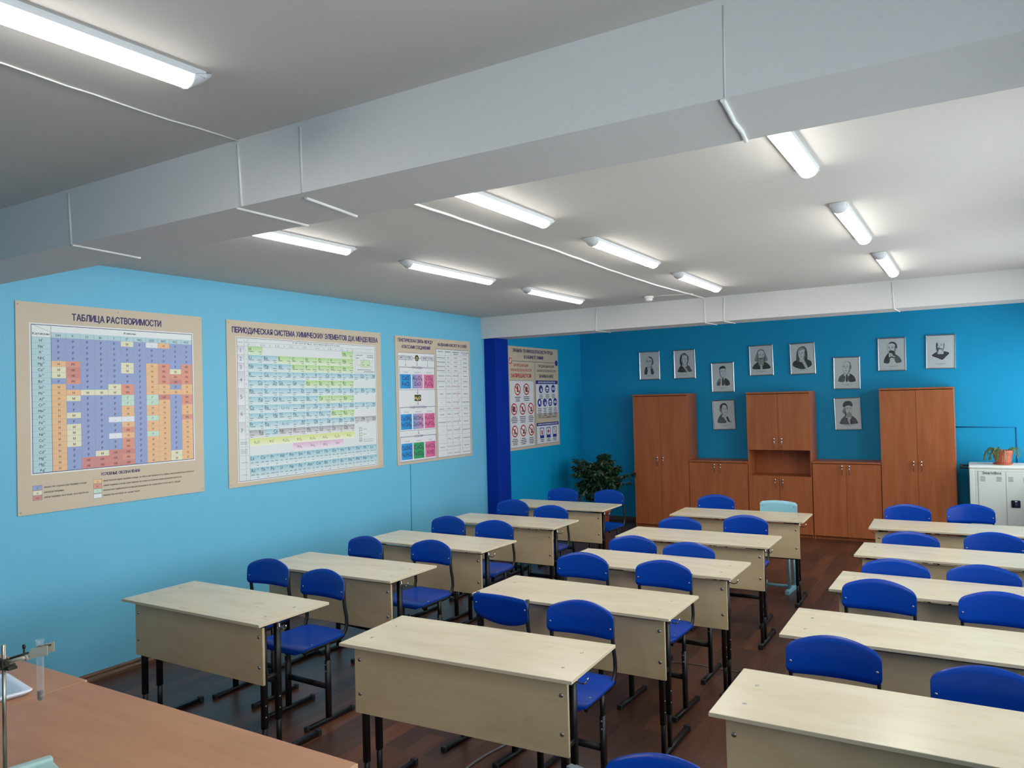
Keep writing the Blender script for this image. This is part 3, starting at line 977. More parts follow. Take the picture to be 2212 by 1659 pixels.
def draw_safety(p):
    p.text('ПРАВИЛА ТЕХНИКИ БЕЗОПАСНОСТИ ТРУДА', 0.488, 0.944, 0.044, INK, 0.80, bold=0.03)
    p.text('В КАБИНЕТЕ ХИМИИ', 0.488, 0.886, 0.044, INK, 0.39, bold=0.03)
    RD = (196, 40, 40); BLU = (24, 36, 140); DK = (50, 50, 70)
    p.bar((0.06, 0.857), (0.94, 0.857), 0.006, (90, 86, 96))
    p.disc(0.036, 0.857, 0.045, (240, 236, 230), 5); p.disc(0.036, 0.857, 0.044, RD, 6, 20, 0.030); p.bar((0.018, 0.875), (0.054, 0.839), 0.012, RD, 6)
    p.disc(0.962, 0.857, 0.050, (232, 232, 240), 5); p.disc(0.962, 0.857, 0.045, BLU, 6)
    p.bar((0.497, 0.857), (0.497, 0.015), 0.007, (110, 104, 104)); p.bar((0.503, 0.857), (0.503, 0.015), 0.003, (200, 196, 190))
    p.text('ЗАПРЕЩАЮЩИЕ', 0.232, 0.806, 0.034, RD, 0.28, bold=0.012)
    p.text('ЗНАКИ БЕЗОПАСНОСТИ', 0.232, 0.760, 0.032, RD, 0.40, bold=0.012)
    p.text('ЗАПРЕЩАЕТСЯ!', 0.232, 0.700, 0.048, RD, 0.385, bold=0.03)
    p.text('ПРЕДПИСЫВАЮЩИЕ', 0.742, 0.806, 0.034, DK, 0.34, bold=0.012)
    p.text('ЗНАКИ БЕЗОПАСНОСТИ', 0.742, 0.760, 0.032, DK, 0.40, bold=0.012)
    p.text('ВНИМАНИЕ!', 0.742, 0.700, 0.046, DK, 0.30, bold=0.02)
    p.rect(0.010, 0.470, 0.024, 0.670, PAPER, 1)
    p.frame(0.010, 0.470, 0.024, 0.670, (110, 110, 122), 0.005)
    def ban(u, v, kind):
        r = 0.080
        p.disc(u, v, r, (240, 240, 240), 3)
        BK = (60, 44, 46)
        if kind == 0:
            p.rect(u-.012, u+.014, v-.026, v+.022, BK, 4); p.disc(u+.002, v+.03, 0.014, BK, 4)
        elif kind == 1:
            p.poly([(u-.02, v-.025), (u+.018, v-.03), (u+.026, v+.012), (u+.012, v+.03), (u-.006, v+.02), (u-.024, v+.008)], BK, 4)
        elif kind == 2:
            p.disc(u-.006, v, 0.042, BK, 4, 9); p.bar((u+.01, v+.01), (u+.03, v+.02), 0.012, BK)
        elif kind == 3:
            p.bar((u-.014, v-.03), (u+.008, v+.026), 0.02, BK); p.rect(u+.004, u+.022, v-.03, v-.006, BK, 4)
        else:
            p.poly([(u-.016, v-.03), (u+.02, v-.03), (u+.026, v+.004), (u+.012, v+.03), (u+.004, v)], BK, 4)
        p.disc(u, v, r, RD, 6, 24, r*0.78)
        p.bar((u-.042, v+.032), (u+.042, v-.032), 0.018, RD, 6)
    def cap(u, v, n, c=(70, 70, 84), w=0.12):
        rnd = random.Random(int(u*1000+v*77))
        for k in range(n):
            L = w*rnd.uniform(0.6, 1)/2
            p.bar((u-L, v-k*0.017), (u+L, v-k*0.017), 0.010, c)
    for (u, v), k in zip(((0.143, 0.583), (0.312, 0.585), (0.072, 0.394), (0.230, 0.394), (0.390, 0.394), (0.076, 0.182), (0.235, 0.182), (0.391, 0.182)), (0, 1, 2, 3, 4, 3, 4, 4)):
        ban(u+0.012, v, k)
        cap(u+0.012, v-0.076, 3 if v > 0.5 else 4)
    # right panels
    p.rect(0.512, 0.980, 0.332, 0.672, PAPER, 1)
    p.rect(0.512, 0.980, 0.636, 0.672, BLU, 3)
    p.text('ВЫПОЛНЯТЬ ОПЫТЫ СТРОГО ПО ИНСТРУКЦИИ', 0.746, 0.647, 0.020, (230, 232, 246), 0.36, bold=0.02)
    p.frame(0.512, 0.980, 0.332, 0.672, (90, 96, 140), 0.004)
    p.text('УКАЗАТЕЛЬНЫЕ ЗНАКИ', 0.748, 0.288, 0.034, DK, 0.39, bold=0.004)
    p.rect(0.512, 0.980, 0.030, 0.244, PAPER, 1)
    p.rect(0.512, 0.980, 0.212, 0.244, BLU, 3)
    p.text('ЗАПОМНИТЕ ЗНАКИ, УКАЗЫВАЮЩИЕ МЕСТОНАХОЖДЕНИЕ', 0.746, 0.222, 0.018, (230, 232, 246), 0.42, bold=0.02)
    p.frame(0.512, 0.980, 0.030, 0.244, (90, 96, 140), 0.004)
    for i, (u, v) in enumerate(((0.616, 0.584), (0.750, 0.586), (0.879, 0.588), (0.582, 0.447), (0.693, 0.448), (0.806, 0.449), (0.916, 0.450))):
        r = 0.058
        p.disc(u, v, r, BLU, 3)
        W_ = (236, 238, 244)
        k = i % 4
        if k == 0:
            p.rect(u-.006, u+.02, v-.026, v+.006, W_, 4); p.bar((u-.012, v+.02), (u+.004, v+.026), 0.010, (196, 70, 80))
        elif k == 1:
            p.rect(u-.024, u+.024, v-.004, v+.016, W_, 4); p.rect(u-.016, u+.016, v-.024, v-.010, W_, 4)
        elif k == 2:
            p.rect(u-.028, u+.028, v-.012, v+.012, W_, 4); p.disc(u-.012, v, 0.010, BLU, 5); p.disc(u+.012, v, 0.010, BLU, 5)
        else:
            p.poly([(u-.02, v-.024), (u-.004, v-.006), (u+.02, v-.02), (u+.008, v+.026), (u-.012, v+.018)], W_, 4)
        cap(u, v-0.060, 3 if i < 3 else 5, (100, 102, 120), 0.085)
    for i, u in enumerate((0.619, 0.754, 0.889)):
        p.rect(u-.042, u+.042, 0.086, 0.194, BLU, 3); p.rect(u-.032, u+.032, 0.118, 0.186, (240, 240, 242), 4)
        R_ = (206, 36, 44)
        if i == 0:
            p.poly([(u-.02, 0.18), (u-.012, 0.15), (u-.016, 0.126), (u, 0.122), (u+.016, 0.126), (u+.012, 0.15), (u+.02, 0.18), (u, 0.160)], R_, 5)
        elif i == 1:
            p.rect(u-.007, u+.007, 0.126, 0.178, R_, 5); p.rect(u-.022, u+.022, 0.145, 0.159, R_, 5)
        else:
            p.rect(u+.000, u+.014, 0.124, 0.160, R_, 5); p.bar((u-.02, 0.176), (u+.012, 0.166), 0.012, R_, 5)
        cap(u, 0.072, 2, (60, 60, 76), 0.10)

poster('chemistry_poster', 1.40, 1.40, draw_solubility, (0, 3.032, 1.214), 'square beige solubility table poster, nearest on the pale blue wall')
poster('chemistry_poster', 1.93, 1.405, draw_periodic, (0, 4.669, 1.208), 'wide beige periodic table poster between two other posters on the pale blue wall')
poster('chemistry_poster', 1.418, 1.398, draw_links, (0, 6.829, 1.206), 'beige poster with blue, green and pink formula boxes beside the navy pillar')
poster('chemistry_poster', 1.405, 1.400, draw_safety, (0.02, 9.115, 1.196), 'beige safety rules poster with red prohibition circles beyond the navy pillar')
# ------------------------------------------------------------------ framed portrait prints on the back wall
def cr(pts, n=5, closed=True):
    """smooth closed outline through points"""
    out = []
    k = len(pts)
    for i in range(k):
        p0, p1, p2, p3 = (pts[(i+j-1) % k] for j in range(4))
        for s_ in range(n):
            t = s_/n
            out.append(tuple(0.5*((2*p1[a])+(-p0[a]+p2[a])*t+(2*p0[a]-5*p1[a]+4*p2[a]-p3[a])*t*t+(-p0[a]+3*p1[a]-3*p2[a]+p3[a])*t**3) for a in (0, 1)))
    return out

PG = (232, 235, 235)
def portrait(i, x, z, tilt, label, spec):
    W, H = 0.322, 0.422
    root = thing('framed_portrait', label, 'picture', (x, BY, z), 0, 'silver framed portraits on the back wall')
    root.rotation_euler = (0, -tilt, 0)
    # back board
    b_ = MB()
    box(b_, -W/2+.004, W/2-.004, -0.010, -0.001, -H/2+.004, H/2-.004)
    b_.build('backing_board', 'cap', root)
    # frame: four mitred mouldings
    f = MB()
    prof = [(0.0, -0.001), (0.0, -0.016), (0.004, -0.020), (0.010, -0.018), (0.014, -0.013), (0.014, -0.010)]
    cor = [(-W/2, -H/2), (W/2, -H/2), (W/2, H/2), (-W/2, H/2)]
    vs = []
    for (cx_, cz_) in cor:
        for d, y in prof:
            vs.append((cx_-math.copysign(d, cx_), y, cz_-math.copysign(d, cz_)))
    n = len(prof)
    fs = []
    for k in range(4):
        for j in range(n-1):
            fs.append((k*n+j, ((k+1) % 4)*n+j, ((k+1) % 4)*n+j+1, k*n+j+1))
    f.add(vs, fs)
    f.build('frame', 'frame', root)
    # print
    w, h = W-0.024, H-0.024
    p = Print(w, h, 'y')
    p.rect(0, 1, 0, 1, PG, 0)
    D, Md, Lt = (58, 60, 66), (116, 119, 123), (160, 163, 165)
    cx, cy, fwd, fhd, dirn = spec['face']
    cy, fwd, fhd = cy+0.015, fwd*0.98, fhd*1.06
    def T(q):
        return (cx+q[0]*fwd, cy+q[1]*fhd)
    hat = random.Random(i+40)
    def inside(q, x, y):
        r_ = False
        for (x1, y1), (x2, y2) in zip(q, q[1:]+q[:1]):
            if (y1 > y) != (y2 > y) and x < (x2-x1)*(y-y1)/(y2-y1)+x1:
                r_ = not r_
        return r_
    def shape(pts, c, l, smooth=True, hatch=False):
        q = [T(a) for a in pts]
        q = cr(q) if smooth else q
        p.poly(q, c, l)
        if not hatch:
            return
        # engraved look: short strokes inside the patch, lighter on dark and darker on pale
        x0, x1 = min(a[0] for a in q), max(a[0] for a in q)
        y0, y1 = min(a[1] for a in q), max(a[1] for a in q)
        dk_ = sum(c)/3 < 100
        for ns in range(int(20+(x1-x0)*(y1-y0)*1500)):
            x, y = hat.uniform(x0, x1), hat.uniform(y0, y1)
            an = hat.uniform(0.9, 2.0)+(x-cx)*3
            L_ = hat.uniform(0.02, 0.055)
            e_ = (x+L_*cos(an), y+L_*sin(an))
            if inside(q, x, y) and inside(q, *e_):
                t_ = hat.uniform(24, 60)
                p.bar((x, y), e_, 0.0016, tuple(min(255, max(0, a+(t_ if dk_ else -t_))) for a in c), l+0.2+0.7*(ns % 23)/23)
    l = 1
    for pts, c in spec.get('under', []):
        shape(pts, c, l, True, True); l += 1
    # neck and head
    shape([(-.55, -.5), (.55, -.5), (.6, -1.35), (-.6, -1.35)], (222, 225, 225), l, False); l += 1
    if spec.get('outline', True):
        shape([(0, 1.04), (.6, .86), (.86, .35), (.80, -.3), (.48, -.86), (0, -1.05), (-.48, -.86), (-.80, -.3), (-.86, .35), (-.6, .86)], Md, l); l += 1
    shape([(0, 1.0), (.57, .83), (.81, .35), (.75, -.3), (.44, -.82), (0, -.99), (-.44, -.82), (-.75, -.3), (-.81, .35), (-.57, .83)], (230, 233, 233), l); l += 1
    s_ = dirn
    shape([(-.78*s_, .5), (-.55*s_, .3), (-.5*s_, -.3), (-.2*s_, -.9), (-.5*s_, -.8), (-.76*s_, -.25)], Lt, l); l += 1
    ox = .18*s_
    for ex in (-.33, .33):
        shape([(ex+ox-.15, .16), (ex+ox, .22), (ex+ox+.15, .16), (ex+ox, .10)], D, l)
        shape([(ex+ox-.2, .30), (ex+ox, .38), (ex+ox+.2, .31), (ex+ox, .33)], Md if spec.get('pale') else D, l)
    shape([(ox+.02*s_, .15), (ox+.14*s_, -.18), (ox-.06*s_, -.24), (ox-.1*s_, -.19), (ox+.05*s_, -.16)], Md, l)
    shape([(ox-.24, -.46), (ox, -.43), (ox+.24, -.46), (ox, -.52)], Md, l)
    if spec.get('glasses'):
        for ex in (-.34, .34):
            p.disc(*T((ex+ox, .14)), 0.013, D, l+1, 14, 0.0105)
        p.bar(T((-.1+ox, .16)), T((.1+ox, .16)), 0.002, D, l+1)
    l += 2
    for pts, c in spec.get('over', []):
        shape(pts, c, l, True, True); l += 1
    # caption lines
    for v_, ww in ((0.125, 0.42), (0.098, 0.18)):
        nseg = 14 if ww > 0.3 else 6
        rnd = random.Random(i*31+nseg)
        for k in range(nseg):
            if rnd.random() < 0.16:
                continue
            u0 = 0.5-ww/2+ww*k/nseg
            p.bar((u0, v_), (u0+ww/nseg*0.72, v_), 0.0042 if ww > .3 else 0.003, (96, 98, 104), 2)
    o = p.m.build('print', 'ink', root, (-w/2, -0.0104, -h/2), ink=True)
    g = MB()
    zz = h/2
    g.add([(-w/2, -0.0128, -zz), (w/2, -0.0128, -zz), (w/2, -0.0128, zz), (-w/2, -0.0128, zz)], [(0, 1, 2, 3)])
    g.build('glass', 'picglass', root)
    return root

D, Md, Lt = (58, 60, 66), (116, 119, 123), (166, 169, 171)
COATW = lambda a, b_: [(-.5, -.95), (-1.2, -1.25), (-a, -1.7), (-b_, -2.35), (b_, -2.35), (a, -1.7), (1.2, -1.25), (.5, -.95)]
SP = [
 dict(face=(0.50, 0.62, .21, .185, -1), glasses=True,
      under=[([(-.5, -.9), (-1.1, -1.1), (-1.35, -2.2), (-.7, -2.3), (-.45, -1.4)], D), ([(.4, -.9), (.9, -1.4), (1.0, -2.3), (.5, -2.3)], Md)],
      over=[([(-.2, 1.02), (.5, .92), (.92, .4), (.98, -.3), (.74, -.5), (.78, .1), (.6, .55), (.1, .8)], D), ([(.5, -.95), (.75, -.7), (.5, -1.2), (.95, -2.1), (.35, -2.25), (.3, -1.3)], D), ([(1.1, -1.9), (1.25, -1.8), (1.15, -2.2)], D)]),
 dict(face=(0.50, 0.64, .20, .175, 1),
      under=[(COATW(1.5, 1.7), Md), ([(-.9, .9), (-1.2, .1), (-1.1, -.9), (-.5, -1.2), (.5, -1.1), (1.0, -.3), (1.05, .6), (.4, 1.25), (-.4, 1.3)], D)],
      over=[([(-1.0, .8), (-.55, .75), (-.75, .2), (-1.05, .1)], D), ([(-.6, 1.3), (0, 1.05), (.5, 1.15), (.9, .8), (.6, .75), (.1, .88), (-.5, .8)], Lt), ([(-1.4, -1.5), (-.7, -1.15), (.3, -2.3), (-1.5, -2.35)], D), ([(-.55, -1.05), (.2, -1.45), (.95, -2.3), (.5, -2.3)], (222, 225, 225))]),
 dict(face=(0.50, 0.66, .185, .175, 1),
      under=[([(.4, -1.1), (1.4, -1.45), (1.75, -1.9), (1.7, -2.45), (.5, -2.45)], D), ([(-.5, -1.1), (-1.3, -1.5), (-1.7, -2.45), (-.7, -2.45)], Lt)],
      over=[([(-.8, .45), (-.75, .9), (-.2, 1.2), (.5, 1.2), (.85, .85), (.82, .45), (.55, .72), (-.35, .7)], D), ([(-.12, -1.15), (.18, -1.15), (.3, -2.4), (-.25, -2.4)], D), ([(-.7, -1.9), (-1.3, -1.8), (-1.5, -2.4), (-.9, -2.4)], Md)]),
 dict(face=(0.50, 0.64, .19, .18, 1),
      under=[(COATW(1.9, 1.95), D), ([(0, 1.25), (.7, 1.05), (1.2, .2), (1.6, -.7), (1.2, -1.0), (-1.2, -1.0), (-1.6, -.7), (-1.2, .2), (-.7, 1.05)], Lt)],
      over=[([(-.7, -.15), (-.3, -.38), (.3, -.38), (.75, -.15), (.8, -.8), (.45, -1.75), (0, -1.55), (-.45, -1.8), (-.8, -.8)], (178, 181, 182)), ([(-.5, -.42), (0, -.32), (.5, -.42), (.2, -.62), (-.2, -.62)], Md), ([(-.9, -.4), (-.72, -.2), (-.7, -.9), (-.95, -.9)], Md), ([(.72, -.2), (.95, -.4), (.95, -1.0), (.72, -.9)], Md), ([(-.2, -1.7), (.2, -1.7), (.25, -2.4), (-.25, -2.4)], (226, 229, 229))]),
 dict(face=(0.48, 0.64, .19, .185, -1),
      under=[([(-.6, -.9), (-1.9, -1.2), (-2.1, -2.0), (0, -2.6), (2.0, -2.1), (2.0, -1.3), (.7, -.9)], D), ([(-.5, 1.15), (.4, 1.35), (1.1, .9), (1.3, -.2), (1.1, -1.3), (.2, -1.2), (-1.2, -1.2), (-1.3, -.2), (-1.0, .7)], Md)],
      over=[([(-.9, .5), (-.5, 1.0), (.3, 1.18), (.8, .8), (.3, .78), (-.5, .6)], Lt), ([(.75, .6), (1.15, .3), (1.1, -.4), (.8, -.3)], D), ([(.6, -.5), (1.1, -.6), (1.3, -1.3), (.6, -1.2)], D), ([(-.3, -1.05), (.5, -1.15), (1.2, -2.3), (.7, -2.4), (.2, -1.7)], (226, 229, 229))]),
 dict(face=(0.50, 0.66, .20, .19, -1), pale=True,
      under=[([(.4, -1.0), (1.4, -1.35), (1.75, -1.9), (1.7, -2.25), (.4, -2.25)], D), ([(-.4, -1.0), (-1.4, -1.35), (-1.75, -1.9), (-1.7, -2.25), (-.5, -2.25)], Md)],
      over=[([(.2, 1.06), (.75, .8), (.95, .2), (.9, -.2), (.76, -.1), (.72, .5), (.45, .85)], Md), ([(-.12, -1.2), (.16, -1.2), (.22, -2.2), (-.2, -2.2)], D)]),
 dict(face=(0.50, 0.66, .20, .185, -1),
      under=[([(.5, -.9), (1.5, -1.4), (1.85, -2.2), (.7, -2.25)], Md), ([(-.5, -.7), (-1.2, -1.2), (-1.6, -2.2), (-.5, -2.25)], D)],
      over=[([(-.6, .8), (-.1, 1.12), (.6, 1.05), (1.05, .6), (1.05, .05), (.78, .1), (.72, .6), (.2, .88)], D), ([(-.55, -.35), (0, -.28), (.45, -.4), (.7, -.9), (.4, -1.2), (0, -.75), (-.4, -.7)], D), ([(-.4, -1.35), (0, -1.25), (.4, -1.4), (.35, -1.6), (0, -1.42), (-.4, -1.6)], D)]),
 dict(face=(0.50, 0.66, .185, .175, -1), pale=True, outline=False,
      under=[([(-.5, -.9), (-1.3, -1.2), (-1.75, -1.6), (-.6, -2.0), (.3, -2.3), (1.1, -1.75), (1.7, -1.2), (.8, -.9)], D)],
      over=[([(-.85, .5), (-.6, .45), (-.65, -.4), (-.9, -.5)], D), ([(-.75, -.2), (-.2, -.32), (.4, -.45), (.3, -.62), (-.3, -.55), (-.5, -1.0), (-.85, -.7)], Md), ([(.6, .3), (.78, .2), (.76, -.3), (.66, -.2)], Lt)]),
 dict(face=(0.52, 0.66, .19, .18, 1),
      under=[([(-.6, -.75), (-1.2, -1.1), (-1.75, -1.8), (-1.7, -2.4), (.4, -2.4), (-.1, -1.5)], Md), ([(.2, -1.2), (.9, -1.35), (1.3, -2.1), (1.9, -2.3), (.9, -2.2), (.5, -1.6)], D)],
      over=[([(-.95, -.35), (-1.1, .3), (-.85, .95), (-.1, 1.25), (.6, 1.1), (.92, .5), (.86, -.2), (.72, .3), (.55, .75), (-.1, .92), (-.5, .55), (-.6, -.2)], D), ([(-.9, .2), (-.65, .3), (-.6, -.35), (-.85, -.5)], Lt)]),
 dict(face=(0.52, 0.62, .19, .19, 1),
      under=[(COATW(1.7, 1.75), Md), ([(-.85, .2), (-1.2, -.1), (-1.25, -.5), (-.8, -.6), (-.7, 0)], Lt)],
      over=[([(-1.0, .42), (-1.05, .9), (-.6, 1.3), (.1, 1.4), (.75, 1.25), (1.0, .85), (.95, .5), (0, .66)], (74, 74, 80)), ([(-.7, -.5), (-.3, -.55), (.4, -.5), (.7, -.55), (.6, -1.2), (.1, -1.45), (-.4, -1.2)], (196, 198, 199)), ([(-.75, -.3), (-.55, -.4), (-.45, -1.1), (-.75, -.8)], D), ([(-.2, -1.5), (.5, -1.3), (.4, -2.3), (.1, -2.3)], (226, 229, 229)), ([(.3, -1.7), (.6, -1.6), (.7, -2.3), (.4, -2.3)], D)]),
]
PL = [(1.161, 2.329, .002, 'silver framed portrait of a balding man with round glasses, leftmost on the back wall'),
      (1.698, 2.328, .006, 'silver framed portrait of a wavy-haired man in a wide dark coat'),
      (2.249, 2.117, .006, 'silver framed portrait of a man with side-parted hair, dark half suit and tie'),
      (2.788, 2.332, .012, 'silver framed portrait of an old man with long hair and a long pale beard'),
      (3.331, 2.330, .018, 'silver framed portrait of a man in a curled wig and dark robe'),
      (3.875, 2.116, -.011, 'silver framed portrait of a bald clean-shaven man in suit and tie'),
      (4.411, 2.334, -.006, 'silver framed portrait of a man with dark moustache, goatee and bow tie'),
      (4.954, 2.338, -.022, 'silver framed portrait of a pale bearded man, rightmost on the back wall'),
      (2.251, 1.586, .028, 'silver framed portrait of a dark-haired young man, hung low right of the tall cupboard'),
      (3.872, 1.585, .024, 'silver framed portrait of an old man wearing a dark cap')]
for i, (x, z, t, lb) in enumerate(PL):
    portrait(i, x, z, t, lb, SP[i])

# ------------------------------------------------------------------ ceiling lamps
def make_lamp():
    r = thing('ceiling_lamp', '', 'lamp', (0, 0, 0), 0, 'lit strip lamps on the ceiling')
    L = 1.20
    h = MB()
    box(h, -0.045, 0.045, 0.02, L-0.02, -0.020, 0)
    h.build('housing', 'lampbody', r)
    d = MB()      # curved opal cover
    n = 9
    vs = []
    for y in (0.055, L-0.055):
        for k in range(n):
            a = pi*k/(n-1)
            vs.append((0.037*cos(a), y, -0.020-0.030*sin(a)))
    d.add(vs, [(k, k+1, n+k+1, n+k) for k in range(n-1)]+[tuple(range(n))[::-1], tuple(range(n, 2*n))], 0, True)
    d.build('diffuser', 'diffuser', r)
    for y0, y1 in ((0.0, 0.055), (L-0.055, L)):
        e = MB()      # sloping end cap
        vs = []
        for y, s_ in ((y0, 0.45 if y0 == 0 else 1.04), (y1, 1.04 if y0 == 0 else 0.45)):
            for k in range(n):
                a = pi*k/(n-1)
                vs.append((0.046*cos(a), y, -0.036*s_*sin(a)-0.016*(s_ > 0.9)))
        e.add(vs, [(k, k+1, n+k+1, n+k) for k in range(n-1)]+[tuple(range(n))[::-1], tuple(range(n, 2*n)), (0, n, 2*n-1, n-1)], 0, True)
        e.build('end_cap', 'lampbody', r)
    return r
lamp0 = make_lamp()
LP = [(3.239, 0.79, 'lit strip lamp on the near side of the thick beam, at the top left'),
      (1.80, 3.065, 'lit strip lamp in the row above the posters, partly behind the thick beam'),
      (1.795, 4.80, 'lit strip lamp, middle one of the row above the posters'),
      (1.780, 6.57, 'lit strip lamp, farthest of the row above the posters'),
      (3.232, 3.165, 'lit strip lamp of the centre row, nearest beyond the thick beam'),
      (3.228, 4.916, 'lit strip lamp, middle one of the centre row'),
      (3.205, 6.66, 'lit strip lamp of the centre row, beside the smoke detector'),
      (4.700, 2.997, 'lit strip lamp of the right row, nearest beyond the thick beam'),
      (4.711, 4.93, 'lit strip lamp, middle one of the right row'),
      (4.732, 6.755, 'lit strip lamp of the right row, farthest and rightmost')]
for i, (x, y, lb) in enumerate(LP):
    if i == 0:
        lamp0.location = (x, y, CZ)
        lamp0.rotation_euler = (0, 0, -0.0526)
        lamp0['label'] = lb
    else:
        dup(lamp0, (x, y, CZ), 0, lb)
r = thing('smoke_detector', 'small white smoke detector on the ceiling near the rear beam', 'smoke detector', (2.44, 8.0, CZ))
m = MB(); lathe(m, [(0.045, 0), (0.050, -0.004), (0.050, -0.016), (0.046, -0.022)], n=24); m.build('base', 'whiteplastic', r)
m = MB(); lathe(m, [(0.036, -0.020), (0.040, -0.034), (0.036, -0.046), (0.020, -0.052), (0.0001, -0.053)], n=24); m.build('sensor_head', 'whiteplastic', r)

# ------------------------------------------------------------------ desks
def make_desk():
    r = thing('school_desk', '', 'desk', (0, 0, 0), 0, 'pale maple two-seat school desks')
    t = MB()
    rbox(t, -0.6, 0.6, -0.25, 0.25, 0.744, 0.760, 0.0022)
    top = t.build('tabletop', 'maple', r)
    e = MB()      # edge banding strip round the board
    a, b_ = 0.6004, 0.2504
    z0, z1 = 0.7455, 0.7585
    for x0, x1, y0, y1 in ((-a, a, -b_, -b_+.001), (-a, a, b_-.001, b_), (-a, -a+.001, -b_, b_), (a-.001, a, -b_, b_)):
        box(e, x0, x1, y0, y1, z0, z1)
    e.build('edge_band', 'edge', top)
    for x in (-0.505, 0.505):
        for y in (-0.12, 0.08):
            s_ = MB()
            bolt(s_, (x, y, 0.7598), 0.0085, 'z', 1, 0.28)
            s_.build('screw_head', 'steel', top)
    pn = MB()
    rbox(pn, -0.556, 0.556, -0.192, -0.176, 0.420, 0.722, 0.002)
    panel = pn.build('front_panel', 'maple_v', r)
    for x in (-0.527, 0.527):
        for z in (0.672, 0.512):
            s_ = MB()
            bolt(s_, (x, -0.1918, z), 0.0095, 'y', -1, 0.5)
            s_.build('bolt_head', 'steel', panel)
    for sx in (-1, 1):
        x = sx*0.522
        ft = MB()
        tube(ft, [(x, -0.215, 0.016), (x, 0.215, 0.016)], sec=rsec(0.030, 0.026))
        foot = ft.build('foot', 'black', r)
        for y in (-0.222, 0.222):
            c = MB()
            rbox(c, x-0.0175, x+0.0175, y-0.014, y+0.014, 0.0, 0.034, 0.004)
            c.build('foot_cap', 'cap', foot)
        for y, zs in ((-0.158, 0.18), (-0.062, 0.20)):
            lg = MB()
            tube(lg, [(x, y, 0.028), (x, y, zs+0.03)], sec=rsec(0.020, 0.026))
            leg = lg.build('leg', 'black', r)
            up_ = MB()
            tube(up_, [(x, y, zs), (x, y, 0.744)], sec=rsec(0.026, 0.034))
            up_.build('leg_sleeve', 'black', leg)
            for dz in (0.06, 0.12):
                s_ = MB()
                bolt(s_, (x+sx*0.013, y, zs+dz), 0.005, 'x', sx, 0.4)
                s_.build('bolt_head', 'steel', leg)
        rl = MB()
        tube(rl, [(x, -0.175, 0.730), (x, 0.16, 0.730)], sec=rsec(0.024, 0.028))
        rl.build('side_rail', 'black', r)
        lk = MB()
        tube(lk, [(x, -0.145, 0.44), (x, -0.075, 0.44)], sec=rsec(0.022, 0.022))
        lk.build('link_bar', 'black', r)
        hk = MB()
        hx = x+sx*0.014
        box(hk, min(hx, hx+sx*.002), max(hx, hx+sx*.002), -0.075, -0.050, 0.680, 0.738)
        P = []
        for k in range(10):
            a_ = pi*k/9
            P.append((hx+sx*(0.028-0.026*cos(a_)), -0.062, 0.700-0.018*sin(a_)))
        P.append((hx+sx*0.056, -0.062, 0.712))
        tube(hk, [(hx, -0.062, 0.722), (hx+sx*0.002, -0.062, 0.705)]+P[1:], 0.0035, 8)
        hk.build('bag_hook', 'chrome', r)
    st = MB()
    tube(st, [(-0.515, -0.06, 0.40), (0.515, -0.06, 0.40)], sec=rsec(0.022, 0.028))
    st.build('stretcher', 'black', r)
    for x0, x1 in ((-0.46, -0.19), (-0.09, 0.14), (0.20, 0.42)):
        box(MB(), x0, x1, -0.172, -0.160, 0.726, 0.744).build('under_rail', 'edge', r)
    for x0, x1 in ((-0.19, -0.155), (-0.125, -0.09), (0.14, 0.165), (0.175, 0.20), (0.42, 0.508), (-0.508, -0.46)):
        box(MB(), x0, x1, -0.174, -0.150, 0.724, 0.744).build('rail_bracket', 'black', r)
    return r
desk0 = make_desk()
DK = {'A': [(1.525, 3.408, 0.0), (1.516, 4.438, .017), (1.536, 5.478, -.012), (1.549, 6.567, .013), (1.512, 7.662, .014)],
      'B': [(3.293, 3.416, .053), (3.354, 4.435, .006), (3.399, 5.420, .007), (3.380, 6.461, .012), (3.393, 7.705, .024)],
      'C': [(5.072, 3.413, .007), (5.095, 4.441, .012), (5.167, 5.402, -.013), (5.169, 6.442, -.015), (5.124, 7.624, .019)]}
CN = {'A': 'the column along the poster wall', 'B': 'the middle column', 'C': 'the right-hand column'}
RN = ['nearest', 'second', 'third', 'fourth', 'rearmost']
first = True
for c in 'ABC':
    for i, (x, y, a) in enumerate(DK[c]):
        lb = 'pale maple two-seat desk, %s in %s' % (RN[i], CN[c])
        if first:
            desk0.location = (x, y, 0); desk0.rotation_euler = (0, 0, a); desk0['label'] = lb
            first = False
        else:
            dup(desk0, (x, y, 0), a, lb)

# ------------------------------------------------------------------ blue chairs (origin under the legs, sitter faces -y)
def shell(m, fn, nu, nv, th):
    """curved plate: fn(u, v) -> (point, normal); th thickness"""
    A, B = [], []
    for j in range(nv+1):
        for i in range(nu+1):
            p, n = fn(i/nu, j/nv)
            A.append(Vector(p)+Vector(n)*th/2); B.append(Vector(p)-Vector(n)*th/2)
    k = nu+1
    N = len(A)
    f = []
    for j in range(nv):
        for i in range(nu):
            q = (j*k+i, j*k+i+1, (j+1)*k+i+1, (j+1)*k+i)
            f.append(q); f.append(tuple(N+a for a in q)[::-1])
    m.add(A+B, f, 0, True)
    o = len(m.V)-2*N
    ring = [i for i in range(k)]+[j*k+nu for j in range(1, nv+1)]+[nv*k+i for i in range(nu-1, -1, -1)]+[j*k for j in range(nv-1, 0, -1)]
    for a, b_ in zip(ring, ring[1:]+ring[:1]):
        m.F.append((o+a, o+N+a, o+N+b_, o+b_)); m.M.append(0); m.S.append(False); m.C.append(None)

